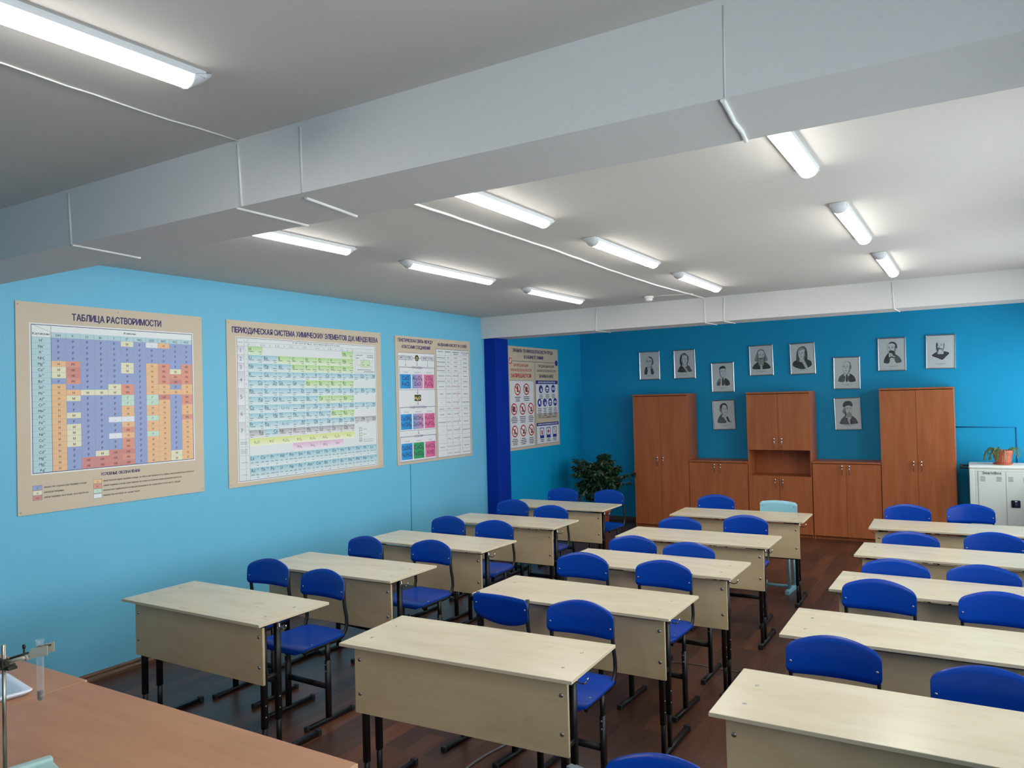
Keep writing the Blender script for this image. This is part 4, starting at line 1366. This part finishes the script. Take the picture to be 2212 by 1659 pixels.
def back_mesh(flip=False):
    hw, r = 0.187, 0.028
    def fn(u, v):
        x = -hw+2*hw*(0.5-0.5*cos(pi*u))
        ax = abs(x)
        zt = 0.806+0.048*(1-(x/hw)**2)
        zb = 0.684
        if ax > hw-r:
            d = r-sqrt(max(0, r*r-(ax-(hw-r))**2))
            zt -= d*0.9; zb += d
        z = zb+(zt-zb)*v
        y = 0.128+0.026*(1-(x/hw)**2)+0.10*(z-0.736)
        if flip:
            z = 2*0.738-z
        n = Vector((0.30*x/hw, -1, 0.1)).normalized()
        return (x, y, z), n
    m = MB()
    shell(m, fn, 22, 6, 0.009)
    return m
def make_chair(flip=False):
    r = thing('school_chair', '', 'chair', (0, 0, 0), 0, 'blue plywood school chairs')
    s_ = MB()
    def seat(u, v):
        y = -0.215+0.385*v
        hw = 0.198-0.012*v
        rr = 0.065 if v < 0.5 else 0.05
        d = min(v, 1-v)*0.385
        if d < rr:
            hw -= rr-sqrt(max(0, rr*rr-(rr-d)**2))
        x = -hw+2*hw*(0.5-0.5*cos(pi*u))
        z = 0.478-0.008*(1-(x/0.2)**2)*sin(pi*v)-0.030*max(0, (0.16-v)/0.16)**2+0.006*max(0, (v-0.8)/0.2)
        n = Vector((0.05*x/0.2, -0.3*max(0, (0.16-v)/0.16), 1)).normalized()
        return (x, y, z), n
    shell(s_, seat, 16, 18, 0.010)
    so = s_.build('seat', 'chair', r)
    for x, y in ((-.165, .135), (.165, .135), (-.165, -.11), (.165, -.11)):
        b_ = MB(); bolt(b_, (x, y, 0.4805), 0.0055, 'z', 1, 0.4); b_.build('rivet', 'steel', so)
    bo = back_mesh(flip).build('backrest', 'chair', r)
    for x in (-.170, .170):
        b_ = MB()
        bolt(b_, (x, 0.1275, 0.736), 0.0058, 'y', -1, 0.6); b_.build('rivet', 'steel', bo)
    for sx in (-1, 1):
        x = sx*0.176
        f = MB()
        path = [(-0.185, 0.448), (-0.17, 0.459), (-0.10, 0.460), (0.0, 0.460), (0.085, 0.462), (0.125, 0.472), (0.150, 0.498), (0.162, 0.535), (0.160, 0.585), (0.151, 0.635), (0.142, 0.685), (0.141, 0.735), (0.147, 0.790)]
        tube(f, [(x*(1 if z < 0.6 else 0.985), y+(0.004 if z > 0.65 else 0), z) for y, z in path], sec=rsec(0.015, 0.026, 0.7), smooth=True, upv=(0, 0, 1))
        f.build('side_frame', 'black', r)
        lg = MB()
        tube(lg, [(x, 0, 0.024), (x, 0, 0.362)], sec=rsec(0.022, 0.036))
        leg = lg.build('leg', 'black', r)
        up_ = MB()
        tube(up_, [(x, 0, 0.34), (x, 0, 0.458)], sec=rsec(0.016, 0.029))
        up_.build('leg_post', 'black', leg)
        for z in (0.338, 0.300):
            b_ = MB()
            bolt(b_, (x, -0.018, z), 0.0055, 'y', -1, 0.5)
            b_.build('bolt_head', 'steel', leg)
        ft = MB()
        tube(ft, [(x, -0.165, 0.014), (x, 0.188, 0.014)], sec=rsec(0.026, 0.024))
        foot = ft.build('foot', 'black', r)
        for y in (-0.170, 0.192):
            c = MB(); rbox(c, x-0.015, x+0.015, y-0.012, y+0.012, 0, 0.029, 0.004); c.build('foot_cap', 'cap', foot)
    st = MB()
    tube(st, [(-0.17, 0, 0.205), (0.17, 0, 0.205)], sec=rsec(0.020, 0.030))
    st.build('stretcher', 'black', r)
    st = MB()
    tube(st, [(-0.17, 0.02, 0.452), (0.17, 0.02, 0.452)], sec=rsec(0.022, 0.014))
    st.build('seat_rail', 'black', r)
    return r
BO = 0.148   # backrest rivets sit this far behind the legs
# (x, y) of the backrest at its rivets, turn
CH = {'A1L': (1.209, 4.030, .05), 'A1R': (1.792, 3.953, -.03), 'A2L': (1.238, 4.961, -.09), 'A2R': (1.816, 5.036, -.03), 'A3L': (1.243, 6.044, -.04), 'A3R': (1.756, 6.004, .03),
      'A4L': (1.205, 7.215, .0), 'A4R': (1.776, 6.985, .0), 'A5L': (1.232, 8.285, .06), 'A5R': (1.794, 8.314, -.10), 'B1L': (3.010, 4.108, -.085), 'B1R': (3.564, 3.986, .0),
      'B2L': (3.043, 5.083, .01), 'B2R': (3.613, 5.070, -.05), 'B3L': (3.110, 5.790, 0), 'B3R': (3.565, 5.705, 0), 'B4L': (3.137, 6.770, 0), 'B4R': (3.612, 7.062, .01),
      'B5L': (2.999, 8.285, .05), 'C1L': (4.774, 3.932, .03), 'C1R': (5.330, 3.800, .03), 'C2L': (4.836, 5.085, -.10), 'C2R': (5.400, 5.055, -.03),
      'C3L': (4.868, 5.690, -.01), 'C3R': (5.326, 5.710, 0), 'C4L': (4.880, 6.730, 0), 'C4R': (5.396, 6.916, .08), 'C5L': (4.756, 8.198, .07), 'C5R': (5.241, 8.400, .14)}
proto = make_chair()
used = False
for k, (x, y, a) in CH.items():
    if k == 'B1L':
        continue
    side = 'left' if k[2] == 'L' else 'right'
    lb = 'blue plywood chair, %s seat of the %s desk in %s' % (side, RN[int(k[1])-1], CN[k[0]])
    ox, oy = x+sin(a)*BO, y-cos(a)*BO
    if not used:
        proto.location = (ox, oy, 0); proto.rotation_euler = (0, 0, a); proto['label'] = lb
        used = True
    else:
        dup(proto, (ox, oy, 0), a, lb)
x, y, a = CH['B1L']
fc = make_chair(True)
fc.location = (x+sin(a)*BO, y-cos(a)*BO, 0); fc.rotation_euler = (0, 0, a)
fc['label'] = 'blue plywood chair whose backrest is mounted upside down, behind the nearest middle desk'
dup(proto, (4.535, 2.42, 0), 0.0, 'blue plywood chair at the bottom edge, only the top of its back in view')
# ------------------------------------------------------------------ pale teal chair at the rearmost middle desk
r = thing('school_chair', 'pale teal painted chair with square tube legs at the rearmost middle desk', 'chair', (3.615, 8.06, 0), -0.06)
m = MB()
def tb(u, v):
    hw = 0.178
    x = -hw+2*hw*(0.5-0.5*cos(pi*u))
    zt = 0.812+0.016*(1-(x/hw)**2)-(0.012 if abs(x) > hw-0.006 else 0)
    z = 0.655+(zt-0.655)*v
    return (x, 0.175+0.012*(1-(x/hw)**2)+0.10*(z-0.736), z), Vector((0.1*x/hw, -1, 0.1)).normalized()
shell(m, tb, 14, 5, 0.012)
bo = m.build('backrest', 'teal', r)
for x in (-.15, .15):
    b_ = MB(); bolt(b_, (x, 0.172, 0.775), 0.005, 'y', -1, 0.5); b_.build('rivet', 'steel', bo)
m = MB(); rbox(m, -0.185, 0.185, -0.22, 0.15, 0.452, 0.466, 0.006); m.build('seat', 'teal', r)
for sx in (-1, 1):
    x = sx*0.150
    f = MB()
    tube(f, [(x, -0.18, 0.44), (x, 0.13, 0.44), (x, 0.165, 0.50), (x, 0.182, 0.66), (x, 0.192, 0.78)], sec=rsec(0.022, 0.026))
    f.build('side_frame', 'teal', r)
    for y in (-0.075, 0.095):
        l_ = MB(); tube(l_, [(x, y, 0.03), (x, y, 0.435)], sec=rsec(0.024, 0.030)); l_.build('leg', 'teal', r)
    f = MB(); rbox(f, x-0.019, x+0.019, -0.165, 0.195, 0.0, 0.040, 0.005); f.build('foot', 'teal', r)
m = MB(); tube(m, [(-0.14, -0.05, 0.055), (0.14, -0.05, 0.055)], sec=rsec(0.030, 0.022)); m.build('stretcher', 'teal', r)

# ------------------------------------------------------------------ cherry cupboards along the back wall
CF, CB = 10.856, 11.275     # door fronts, backs
def handle(par, x, z):
    m = MB()
    lathe(m, [(0.0001, 0.016), (0.006, 0.013), (0.0085, 0.005), (0.009, -0.004), (0.0075, -0.014), (0.006, -0.020)], (x, CF-0.022, z+0.052), 12)
    tube(m, [(x, CF-0.022, z+0.034), (x, CF-0.024, z+0.015), (x, CF-0.024, z-0.015), (x, CF-0.022, z-0.04), (x, CF-0.016, z-0.062)], n=10, radii=[0.0062, 0.0058, 0.0045, 0.0038, 0.0045])
    for zz in (z+0.048, z-0.058):
        tube(m, [(x, CF-0.018, zz), (x, CF+0.001, zz)], 0.0042, 8)
    m.build('handle', 'chrome', par)
def door(root, x0, x1, z0, z1, hx, hz):
    m = MB(); rbox(m, x0+.0015, x1-.0015, CF, CF+0.016, z0+.0015, z1-.0015, 0.0015)
    d = m.build('door', 'cab', root)
    handle(d, hx, hz)
def carcass(root, x0, x1, z1, shelves=(), top=0.022):
    m = MB()
    t = 0.016
    y0 = CF+0.017
    box(m, x0, x0+t, y0, CB, 0.0, z1-top)
    box(m, x1-t, x1, y0, CB, 0.0, z1-top)
    box(m, x0+t, x1-t, CB-0.006, CB, 0.06, z1-top)
    box(m, x0+t, x1-t, y0, CB-0.006, 0.06, 0.076)
    for z in shelves:
        box(m, x0+t, x1-t, y0, CB-0.006, z, z+t)
    m.build('carcass', 'cab', root)
    m = MB(); rbox(m, x0-0.002, x1+0.002, CF-0.004, CB, z1-top, z1, 0.002); m.build('top_board', 'cab', root)
    m = MB(); box(m, x0+t, x1-t, CF+0.05, CF+0.066, 0.0, 0.06); m.build('plinth', 'cab', root)
def cupboard(name, label, x0, x1, z1, hz):
    r = thing(name, label, 'cupboard')
    carcass(r, x0, x1, z1)
    xm = (x0+x1)/2
    door(r, x0, xm, 0.045, z1-0.028, xm-0.042, hz)
    door(r, xm, x1, 0.045, z1-0.028, xm+0.042, hz)
    return r
cupboard('tall_cupboard', 'tall cherry two-door cupboard at the left end of the back wall row', 1.054, 1.860, 1.900, 0.948)
cupboard('low_cupboard', 'low cherry two-door cupboard between the left tall cupboard and the open-niche unit', 1.866, 2.670, 0.972, 0.868)
cupboard('low_cupboard', 'low cherry two-door cupboard between the open-niche unit and the right tall cupboard', 3.488, 4.284, 0.990, 0.884)
cupboard('tall_cupboard', 'tall cherry two-door cupboard at the right end, beside the cream cart', 4.290, 5.086, 1.902, 0.956)
r = thing('niche_cupboard', 'tall cherry cupboard with an open niche at mid height, centre of the row', 'cupboard')
x0, x1 = 2.676, 3.480
carcass(r, x0, x1, 1.893, (0.771, 1.125))
m = MB(); box(m, x0+.016, x1-.016, CB-0.012, CB-0.006, 0.787, 1.125); m.build('niche_back', 'cab', r)
xm = (x0+x1)/2
for a, b_, h in ((x0, xm, xm-0.050), (xm, x1, xm+0.044)):
    door(r, a, b_, 1.128, 1.865, h, 1.225)
    door(r, a, b_, 0.045, 0.784, h, 0.688)

# ------------------------------------------------------------------ cream charging cart
r = thing('charging_cart', 'cream metal two-door cart with louvres, right of the cupboards', 'cart')
x0, x1, y0, y1, zt = 5.212, 5.93, 10.72, 11.24, 0.990
m = MB(); rbox(m, x0+.008, x1-.008, y0+.012, y1, 0.11, zt-0.036, 0.006); body = m.build('body', 'cream', r)
m = MB(); rbox(m, x0, x1, y0, y1+.005, zt-0.036, zt, 0.014, seg=3); m.build('top', 'cream', r)
m = MB()
rbox(m, x0+.006, x0+.058, y0, y0+0.02, 0.12, zt-0.037, 0.006); rbox(m, x1-.058, x1-.006, y0, y0+0.02, 0.12, zt-0.037, 0.006)
rbox(m, x0+.058, x1-.058, y0+.002, y0+0.02, zt-0.062, zt-0.037, 0.003)
m.build('front_frame', 'cream', r)
dz0, dz1 = 0.14, zt-0.066
for i, (a, b_) in enumerate(((x0+.062, 5.568), (5.572, x1-.062))):
    m = MB()
    ins = 0.030 if i == 0 else 0.0
    rbox(m, a+ins, b_, y0-0.002, y0+0.014, dz0, dz1, 0.003)
    if i == 0:
        box(m, a, a+ins-0.004, y0+0.004, y0+0.014, dz0, dz1)
    d = m.build('door', 'cream', r)
    for ux in ((a+0.075, b_-0.062) if i == 0 else (a+0.045, a+0.185)):
        for k in range(4):
            v_ = MB()
            z = 0.866-k*0.0145
            rbox(v_, ux-0.024, ux+0.024, y0-0.005, y0-0.001, z-0.0028, z+0.0028, 0.001)
            v_.build('louvre', 'grey', d)
    if i == 1:
        h = MB(); rbox(h, a+0.042, a+0.128, y0-0.012, y0-0.001, 0.530, 0.612, 0.008); lt = h.build('latch_plate', plain('navy_latch_plastic', (30, 30, 66), 0.4), d)
        k_ = MB(); rbox(k_, a+0.074, a+0.100, y0-0.026, y0-0.010, 0.548, 0.606, 0.007); k_.build('latch_lever', 'chrome', lt)
    else:
        lb = Print(0.190, 0.046, 'y')
        lb.rect(0, 1, 0, 1, (222, 224, 218), 1)
        lb.text('SmarttBox', 0.5, 0.26, 0.028, (34, 34, 52), 0.94, bold=0.02, l=3)
        lo = lb.m.build('lettering', 'ink', d, (5.344, y0-0.0024, 0.887), ink=True)
m = MB()
for yy in (y0+0.10, y1-0.10):
    tube(m, [(x0+0.01, yy, 0.955), (x0-0.075, yy, 0.955)], 0.011, 10)
tube(m, [(x0-0.078, y0+0.085, 0.955), (x0-0.078, y1-0.085, 0.955)], 0.017, 12)
m.build('push_handle', 'cap', r)
for cx_ in (x0+.06, x1-.06):
    for cy_ in (y0+.08, y1-.08):
        m = MB()
        lathe(m, [(0.0001, -.014), (0.036, -.014), (0.040, -.009), (0.040, .009), (0.036, .014), (0.0001, .014)], (cx_, cy_, 0.040), 18, 0, 'x')
        box(m, cx_-.022, cx_-.017, cy_-.018, cy_+.018, 0.04, 0.115); box(m, cx_+.017, cx_+.022, cy_-.018, cy_+.018, 0.04, 0.115)
        m.build('castor', 'cap', r)

# potted leaf cactus on the cart
r = thing('potted_cactus', 'leaf cactus with drooping green stems in a ribbed terracotta pot on the cream cart', 'plant', (5.556, 10.97, zt))
def ribbed(m, prof, n, amp):
    vs, fs = [], []
    for rr_, z in prof:
        for j in range(n):
            q = rr_*(1+(amp if j % 2 else 0))
            vs.append((q*cos(2*pi*j/n), q*sin(2*pi*j/n), z))
    for i in range(len(prof)-1):
        for j in range(n):
            fs.append((i*n+j, i*n+(j+1) % n, (i+1)*n+(j+1) % n, (i+1)*n+j))
    m.add(vs, fs, 0, False)
m = MB()
ribbed(m, [(0.001, 0.012), (0.074, 0.012), (0.078, 0.02), (0.094, 0.115)], 56, 0.025)
lathe(m, [(0.096, 0.113), (0.103, 0.118), (0.107, 0.158), (0.109, 0.166), (0.102, 0.166), (0.098, 0.13)], n=28, cap0=False, cap1=False)
m.build('pot', 'terracotta', r)
m = MB(); lathe(m, [(0.0001, 0.001), (0.090, 0.001), (0.104, 0.016), (0.100, 0.018), (0.086, 0.008)], n=28, cap1=False); m.build('saucer', 'terracotta', r)
m = MB(); lathe(m, [(0.098, 0.142), (0.06, 0.148), (0.0001, 0.150)], n=20); m.build('soil', 'soil', r)
m = MB()
rnd = random.Random(5)
for k in range(22):
    a = rnd.uniform(0, 2*pi)
    if k < 9:
        a = pi+rnd.uniform(-0.7, 0.7)
    elif k < 13:
        a = rnd.uniform(-0.5, 0.5)
    reach = rnd.uniform(0.09, 0.16) if k < 13 else rnd.uniform(0.05, 0.13)
    drop = rnd.uniform(0.06, 0.12)
    rise = rnd.uniform(0.0, 0.028)
    seg = 5
    P = []
    for i in range(seg+1):
        t = i/seg
        rad = 0.05+reach*(1-(1-t)**1.6)
        P.append(Vector((rad*cos(a), rad*sin(a), 0.152+rise*4*t*(1-t)+0.022*min(1, t*4)-drop*max(0, t-0.35)**1.4*2.0)))
    for i in range(seg):        # flat scalloped segments
        p, q = P[i], P[i+1]
        d = (q-p)
        s_ = d.cross(Vector((0, 0, 1)))
        if s_.length < 1e-5:
            s_ = Vector((1, 0, 0))
        s_ = (s_.normalized()*cos(k)+Vector((0, 0, 1))*sin(k)*0.6).normalized()
        nn = d.cross(s_).normalized()*0.0015
        w_ = rnd.uniform(0.009, 0.014)
        ring = [p, p+d*.3+s_*w_*.8, p+d*.75+s_*w_, q+s_*w_*.3, q-s_*w_*.3, p+d*.75-s_*w_, p+d*.3-s_*w_*.8]
        n7 = len(ring)
        m.add([v+nn for v in ring]+[v-nn for v in ring], [tuple(range(n7)), tuple(range(n7, 2*n7))[::-1]]+[(j, n7+j, n7+(j+1) % n7, (j+1) % n7) for j in range(n7)], 0, False)
m.build('stems', 'cactus', r)

# ------------------------------------------------------------------ weeping fig in the corner
FX, FYY = 0.715, 10.42
r = thing('potted_fig', 'dark green weeping fig in a terracotta pot in the far left corner', 'plant', (FX, FYY, 0))
m = MB(); lathe(m, [(0.085, 0.012), (0.09, 0.016), (0.122, 0.25), (0.135, 0.252), (0.140, 0.305), (0.132, 0.307), (0.122, 0.26), (0.116, 0.24)], n=28, cap1=False); m.build('pot', 'terracotta', r)
m = MB(); lathe(m, [(0.0001, 0.0), (0.115, 0.0), (0.128, 0.022), (0.123, 0.024), (0.108, 0.010), (0.0001, 0.010)], n=28, cap1=False); m.build('saucer', 'terracotta', r)
m = MB(); lathe(m, [(0.121, 0.265), (0.06, 0.275), (0.0001, 0.278)], n=20); m.build('soil', 'soil', r)
rnd = random.Random(21)
trunk = MB()
leaves = MB()
tips = []
CL, CH_ = Vector((-0.09, 0.05, 0.81)), (0.41, 0.36, 0.42)
def ell(q):
    return sum(((q[i]-CL[i])/CH_[i])**2 for i in range(3))
def limb(p0, d, L, rad, depth):
    P = [Vector(p0)]
    d = Vector(d).normalized()
    n = 6
    for i in range(n):
        if depth > 0 and ell(P[-1]+d*L/n) > 0.82:
            break
        d = (d+Vector((rnd.uniform(-.18, .18), rnd.uniform(-.18, .18), rnd.uniform(-.05, .10)-0.13*depth*(i/n)*2))).normalized()
        P.append(P[-1]+d*L/n)
    if len(P) > 1:
        tube(trunk, P, n=6, radii=[rad*(1-0.6*i/n) for i in range(len(P))])
    return P, d
def leaf(p, d, s_):
    d = d.normalized()
    sd = d.cross(Vector((rnd.uniform(-1, 1), rnd.uniform(-1, 1), rnd.uniform(-.3, 1)))).normalized()
    nn = d.cross(sd)*s_*0.10
    w_ = s_*0.26
    leaves.add([p, p+d*s_*.35+sd*w_-nn*.5, p+d*s_*.35+nn, p+d*s_*.35-sd*w_-nn*.5, p+d*s_*.75+sd*w_*.55, p+d*s_*.72+nn*.6, p+d*s_*.75-sd*w_*.55, p+d*s_*1.02-nn],
               [(0, 1, 2), (0, 2, 3), (1, 4, 5, 2), (2, 5, 6, 3), (4, 7, 5), (5, 7, 6)], 0, True)
stems = []
for k, (dx, dy) in enumerate(((-0.20, 0.03), (0.10, 0.05), (-0.05, 0.12), (0.20, -0.03))):
    P, d = limb((0.02*k-0.03, 0.015*(k % 2), 0.27), (dx, dy+.08, 1), 0.52+0.08*(k % 3), 0.010, 0)
    stems.append(P)
def wallclear(q):
    return q.x+FX > 0.10 and q.y+FYY < BY-0.06 and ell(q) < rnd.uniform(0.7, 1.22)
for P in stems:
    for i in range(2, len(P)):
        for q in range(6):
            a = rnd.uniform(0, 2*pi)
            u = Vector((cos(a)*1.0, sin(a)*0.75, rnd.uniform(-0.1, 1.1)))
            B, d = limb(P[i], u, rnd.uniform(0.16, 0.46), 0.0035, 0.7)
            for j in range(1, len(B)):
                for q2 in range(7):
                    p = B[j].lerp(B[j-1], rnd.random())
                    if not wallclear(p):
                        continue
                    o = Vector((rnd.uniform(-1, 1), rnd.uniform(-1, 1), rnd.uniform(-1.5, 0.1))).normalized()
                    leaf(p+o*0.012, o, rnd.uniform(0.058, 0.084))
# a looser drooping spray at the lower left and a long reaching one at the right
for p0, u, L, q in (((-0.22, -0.02, 0.62), (-0.5, -0.3, -0.5), 0.42, 34), ((-0.16, -0.1, 0.60), (-0.1, -0.5, -0.7), 0.40, 40), ((0.16, 0.02, 0.72), (1.0, -0.1, 0.35), 0.38, 30), ((0.14, 0.0, 0.66), (1.0, 0.1, -0.1), 0.30, 22)):
    B, d = limb(p0, u, L, 0.004, -0.4)
    for k in range(q):
        j = rnd.randrange(1, len(B))
        p = B[j].lerp(B[j-1], rnd.random())
        o = Vector((rnd.uniform(-1, 1), rnd.uniform(-1, 1), rnd.uniform(-1.5, 0.1))).normalized()
        leaf(p+o*0.015, o, rnd.uniform(0.058, 0.086))
trunk.build('trunk', 'bark', r)
leaves.build('foliage', 'leaf', r)

# ------------------------------------------------------------------ teacher's tables at the bottom left
def teacher_table(label, x0, x1, y0, y1, z):
    r = thing('teacher_table', label, 'table')
    m = MB(); rbox(m, x0, x1, y0, y1, z-0.022, z, 0.002); top = m.build('tabletop', 'beech', r)
    m = MB()
    a = 0.0005
    box(m, x1-.001, x1+a, y0, y1, z-.020, z-.0015); box(m, x0-a, x0+.001, y0, y1, z-.020, z-.0015); box(m, x0, x1, y1-.001, y1+a, z-.020, z-.0015)
    m.build('edge_band', 'beech_edge', top)
    for x in (x0+.02, x1-.038):
        m = MB(); box(m, x, x+.018, y0+.04, y1-.03, 0, z-.022); m.build('side_panel', 'beech', r)
    m = MB(); box(m, x0+.038, x1-.038, y1-.12, y1-.102, 0.25, z-.022); m.build('modesty_panel', 'beech', r)
TZ = 0.760
teacher_table('orange beech teacher table filling the bottom left, with a corner near the middle desks', 2.096, 3.624, 1.52, 2.268, TZ)
teacher_table('orange beech table butted against the teacher table, nearest the blue wall', 0.62, 2.093, 1.52, 2.282, TZ)

# white tray
r = thing('white_tray', 'white porcelain tray lying on the orange table behind the steel rod', 'tray', (1.885, 2.000, TZ), radians(-9))
m = MB()
def tr_ring(w_, d_, rr_, z):
    P = []
    for cx_, cy_, a0 in ((w_-rr_, d_-rr_, 0), (-w_+rr_, d_-rr_, 90), (-w_+rr_, -d_+rr_, 180), (w_-rr_, -d_+rr_, 270)):
        for k in range(6):
            a = radians(a0+18*k)
            P.append((cx_+rr_*cos(a), cy_+rr_*sin(a), z))
    return P
R_ = [tr_ring(.140, .095, .02, 0.0), tr_ring(.158, .112, .02, 0.014), tr_ring(.160, .114, .02, 0.019), tr_ring(.156, .110, .02, 0.021), tr_ring(.126, .080, .02, 0.019), tr_ring(.118, .072, .02, 0.010)]
vs = [p for q in R_ for p in q]
n = 24
m.add(vs, [(i*n+j, i*n+(j+1) % n, (i+1)*n+(j+1) % n, (i+1)*n+j) for i in range(len(R_)-1) for j in range(n)]+[tuple(range(n))[::-1], tuple((len(R_)-1)*n+j for j in range(n))], 0, True)
m.build('dish', 'porcelain', r)

# laboratory stand
r = thing('laboratory_stand', 'steel rod laboratory stand with clamp on a pale green base, bottom left', 'lab stand', (0, 0, TZ))
m = MB()
bp_ = thing
m = MB()
box_c = (2.795, 1.655)
rbox(m, -.085, .085, -.130, .125, 0.0, 0.014, 0.005)
rbox(m, -.085, -.052, -.130, .125, 0.006, 0.030, 0.009, seg=3)
rbox(m, .058, .088, -.130, .125, 0.006, 0.030, 0.009, seg=3)
base = m.build('base_plate', 'castteal', r, (box_c[0], box_c[1], 0), (0, 0, radians(-13)))
RXY = (2.717, 1.670)
m = MB(); tube(m, [(RXY[0], RXY[1], 0.02), (RXY[0], RXY[1], 0.412)], 0.0058, 14); m.build('rod', 'rod', r)
m = MB()
cz = 0.352
rbox(m, RXY[0]-.020, RXY[0]+.013, RXY[1]-.012, RXY[1]+.012, cz-.012, cz+.016, 0.003)
tube(m, [(RXY[0]+.002, RXY[1]-.034, cz-.010), (RXY[0]+.004, RXY[1]+.030, cz-.010)], 0.006, 10)
tube(m, [(RXY[0]-.030, RXY[1], cz+.002), (RXY[0]+.022, RXY[1], cz+.006)], 0.006, 10)
rbox(m, RXY[0]-.004, RXY[0]+.034, RXY[1]-.004, RXY[1]+.024, cz-.016, cz-.006, 0.002)
m.build('boss_head', 'oldmetal', r)
A = Vector((RXY[0]+.010, RXY[1]+.006, cz+.006)); B = Vector((2.784, 1.708, cz+.020))
m = MB(); tube(m, [A, A.lerp(B, .5)+Vector((0, 0, .002)), B], n=10, radii=[0.0062, 0.0058, 0.0075]); lathe(m, [(0.0001, -.008), (0.0095, -.008), (0.0095, .008), (0.0001, .008)], B, 16, 0, 'y'); m.build('clamp_arm', 'alu', r)
TX, TY = 2.8155, 1.728
m = MB()     # two flat jaws holding the tube, near and far side, with a hinge web
dj = Vector((2.852-2.784, 1.750-1.708, 0)).normalized()
nj = Vector((dj.y, -dj.x, 0))
for sgn in (1, -1):
    P0 = Vector((TX, TY, 0))-dj*0.020+nj*sgn*0.0158
    P1 = Vector((TX, TY, 0))+dj*0.034+nj*sgn*0.0158
    z0, z1 = cz+.020, cz+.050
    o = nj*sgn*0.003
    m.add([P0+Vector((0, 0, z0)), P1+Vector((0, 0, z0+.010)), P1+Vector((0, 0, z1+.010)), P0+Vector((0, 0, z1)),
           P0+o+Vector((0, 0, z0)), P1+o+Vector((0, 0, z0+.010)), P1+o+Vector((0, 0, z1+.010)), P0+o+Vector((0, 0, z1))],
          [(0, 3, 2, 1), (4, 5, 6, 7), (0, 1, 5, 4), (1, 2, 6, 5), (2, 3, 7, 6), (3, 0, 4, 7)])
Q = Vector((TX, TY, 0))-dj*0.020
tube(m, [B+Vector((0, 0, 0.002)), Q+Vector((0, 0, cz+.030))], n=10, radii=[0.007, 0.011])
m.build('clamp_jaws', 'alu', r)
m = MB()     # cork lining and wing screw
for sgn in (1, -1):
    P0 = Vector((TX, TY, cz+.030))-dj*0.018+nj*sgn*0.0131
    P1 = Vector((TX, TY, cz+.036))+dj*0.026+nj*sgn*0.0131
    tube(m, [P0+Vector((0, 0, .016)), P1+Vector((0, 0, .016))], 0.0025, 8)
S0 = Vector((2.772, 1.702, cz+.014))
tube(m, [S0, S0+Vector((-.006, .004, .034))], 0.003, 8)
lathe(m, [(0.0001, -.004), (0.0075, -.002), (0.0075, .002), (0.0001, .004)], S0+Vector((-.007, .004, .036)), 12, 0, 'y')
tube(m, [S0+Vector((-.038, -.022, .002)), S0+Vector((.010, .008, .018))], 0.004, 8)
m.build('wing_screw', 'oldmetal', r)

# test tube held by the clamp
r = thing('test_tube', 'glass test tube with brown liquid at the bottom, held upright in the clamp', 'test tube', (TX, TY, 0.995))
m = MB()
R0, L = 0.0100, 0.190
prof = [(0.0001, 0)]+[(R0*sin(a), R0-R0*cos(a)) for a in (0.4, 0.8, 1.2, 1.57)]+[(R0, 0.05), (R0, L-.008), (R0*1.12, L-.003), (R0*1.32, L), (R0*1.22, L+.0008)]
lathe(m, prof, n=24, cap0=False, cap1=False)
m.build('glass', 'labglass', r)
m = MB()
R1 = 0.0086
lathe(m, [(0.0001, 0.002)]+[(R1*sin(a), 0.002+R1-R1*cos(a)) for a in (0.4, 0.8, 1.2, 1.57)]+[(R1, 0.032), (0.0001, 0.0315)], n=20, cap0=False, cap1=False)
m.build('liquid', 'liquid', r)

# slim grey case standing on the floor before the middle desk
r = thing('equipment_case', 'slim grey plastic case standing before the nearest middle desk, at the bottom edge', 'case', (3.916, 3.176, 0), radians(-15))
m = MB(); rbox(m, 0.0, 0.36, -0.045, 0.0, 0.0, 0.440, 0.004); m.build('shell', plain('dark_grey_plastic', (70, 72, 78), 0.5), r)
m = MB(); rbox(m, 0.002, 0.358, -0.043, -0.012, 0.438, 0.452, 0.002); m.build('lid', 'grey', r)
m = MB(); rbox(m, 0.02, 0.358, -0.009, -0.003, 0.438, 0.450, 0.001); m.build('lid_ridge', 'grey', r)

# cables on the floor
def cable(name, pts, rad, label, mat='cable'):
    m = MB()
    P = [Vector(p) for p in pts]
    Q = []
    for i in range(len(P)-1):
        p0, p1, p2, p3 = P[max(i-1, 0)], P[i], P[i+1], P[min(i+2, len(P)-1)]
        for k in range(6):
            t = k/6
            Q.append(0.5*((2*p1)+(-p0+p2)*t+(2*p0-5*p1+4*p2-p3)*t*t+(-p0+3*p1-3*p2+p3)*t**3))
    Q.append(P[-1])
    tube(m, Q, rad, 8)
    o = m.build(name, mat)
    tag(o, label, 'cable')
cable('floor_cable', [(3.10, 4.25, .006), (3.06, 4.00, .006), (3.035, 3.86, .006), (3.03, 3.70, .006), (3.06, 3.40, .006), (3.02, 3.0, .006)], 0.006, 'grey cable running under the nearest middle desk')
cable('floor_cable', [(3.30, 5.655, .003), (3.42, 5.68, .003), (3.577, 5.709, .003), (3.775, 5.698, .003), (3.90, 5.697, .003)], 0.0028, 'thin pale wire across the floor beside the third middle desk')
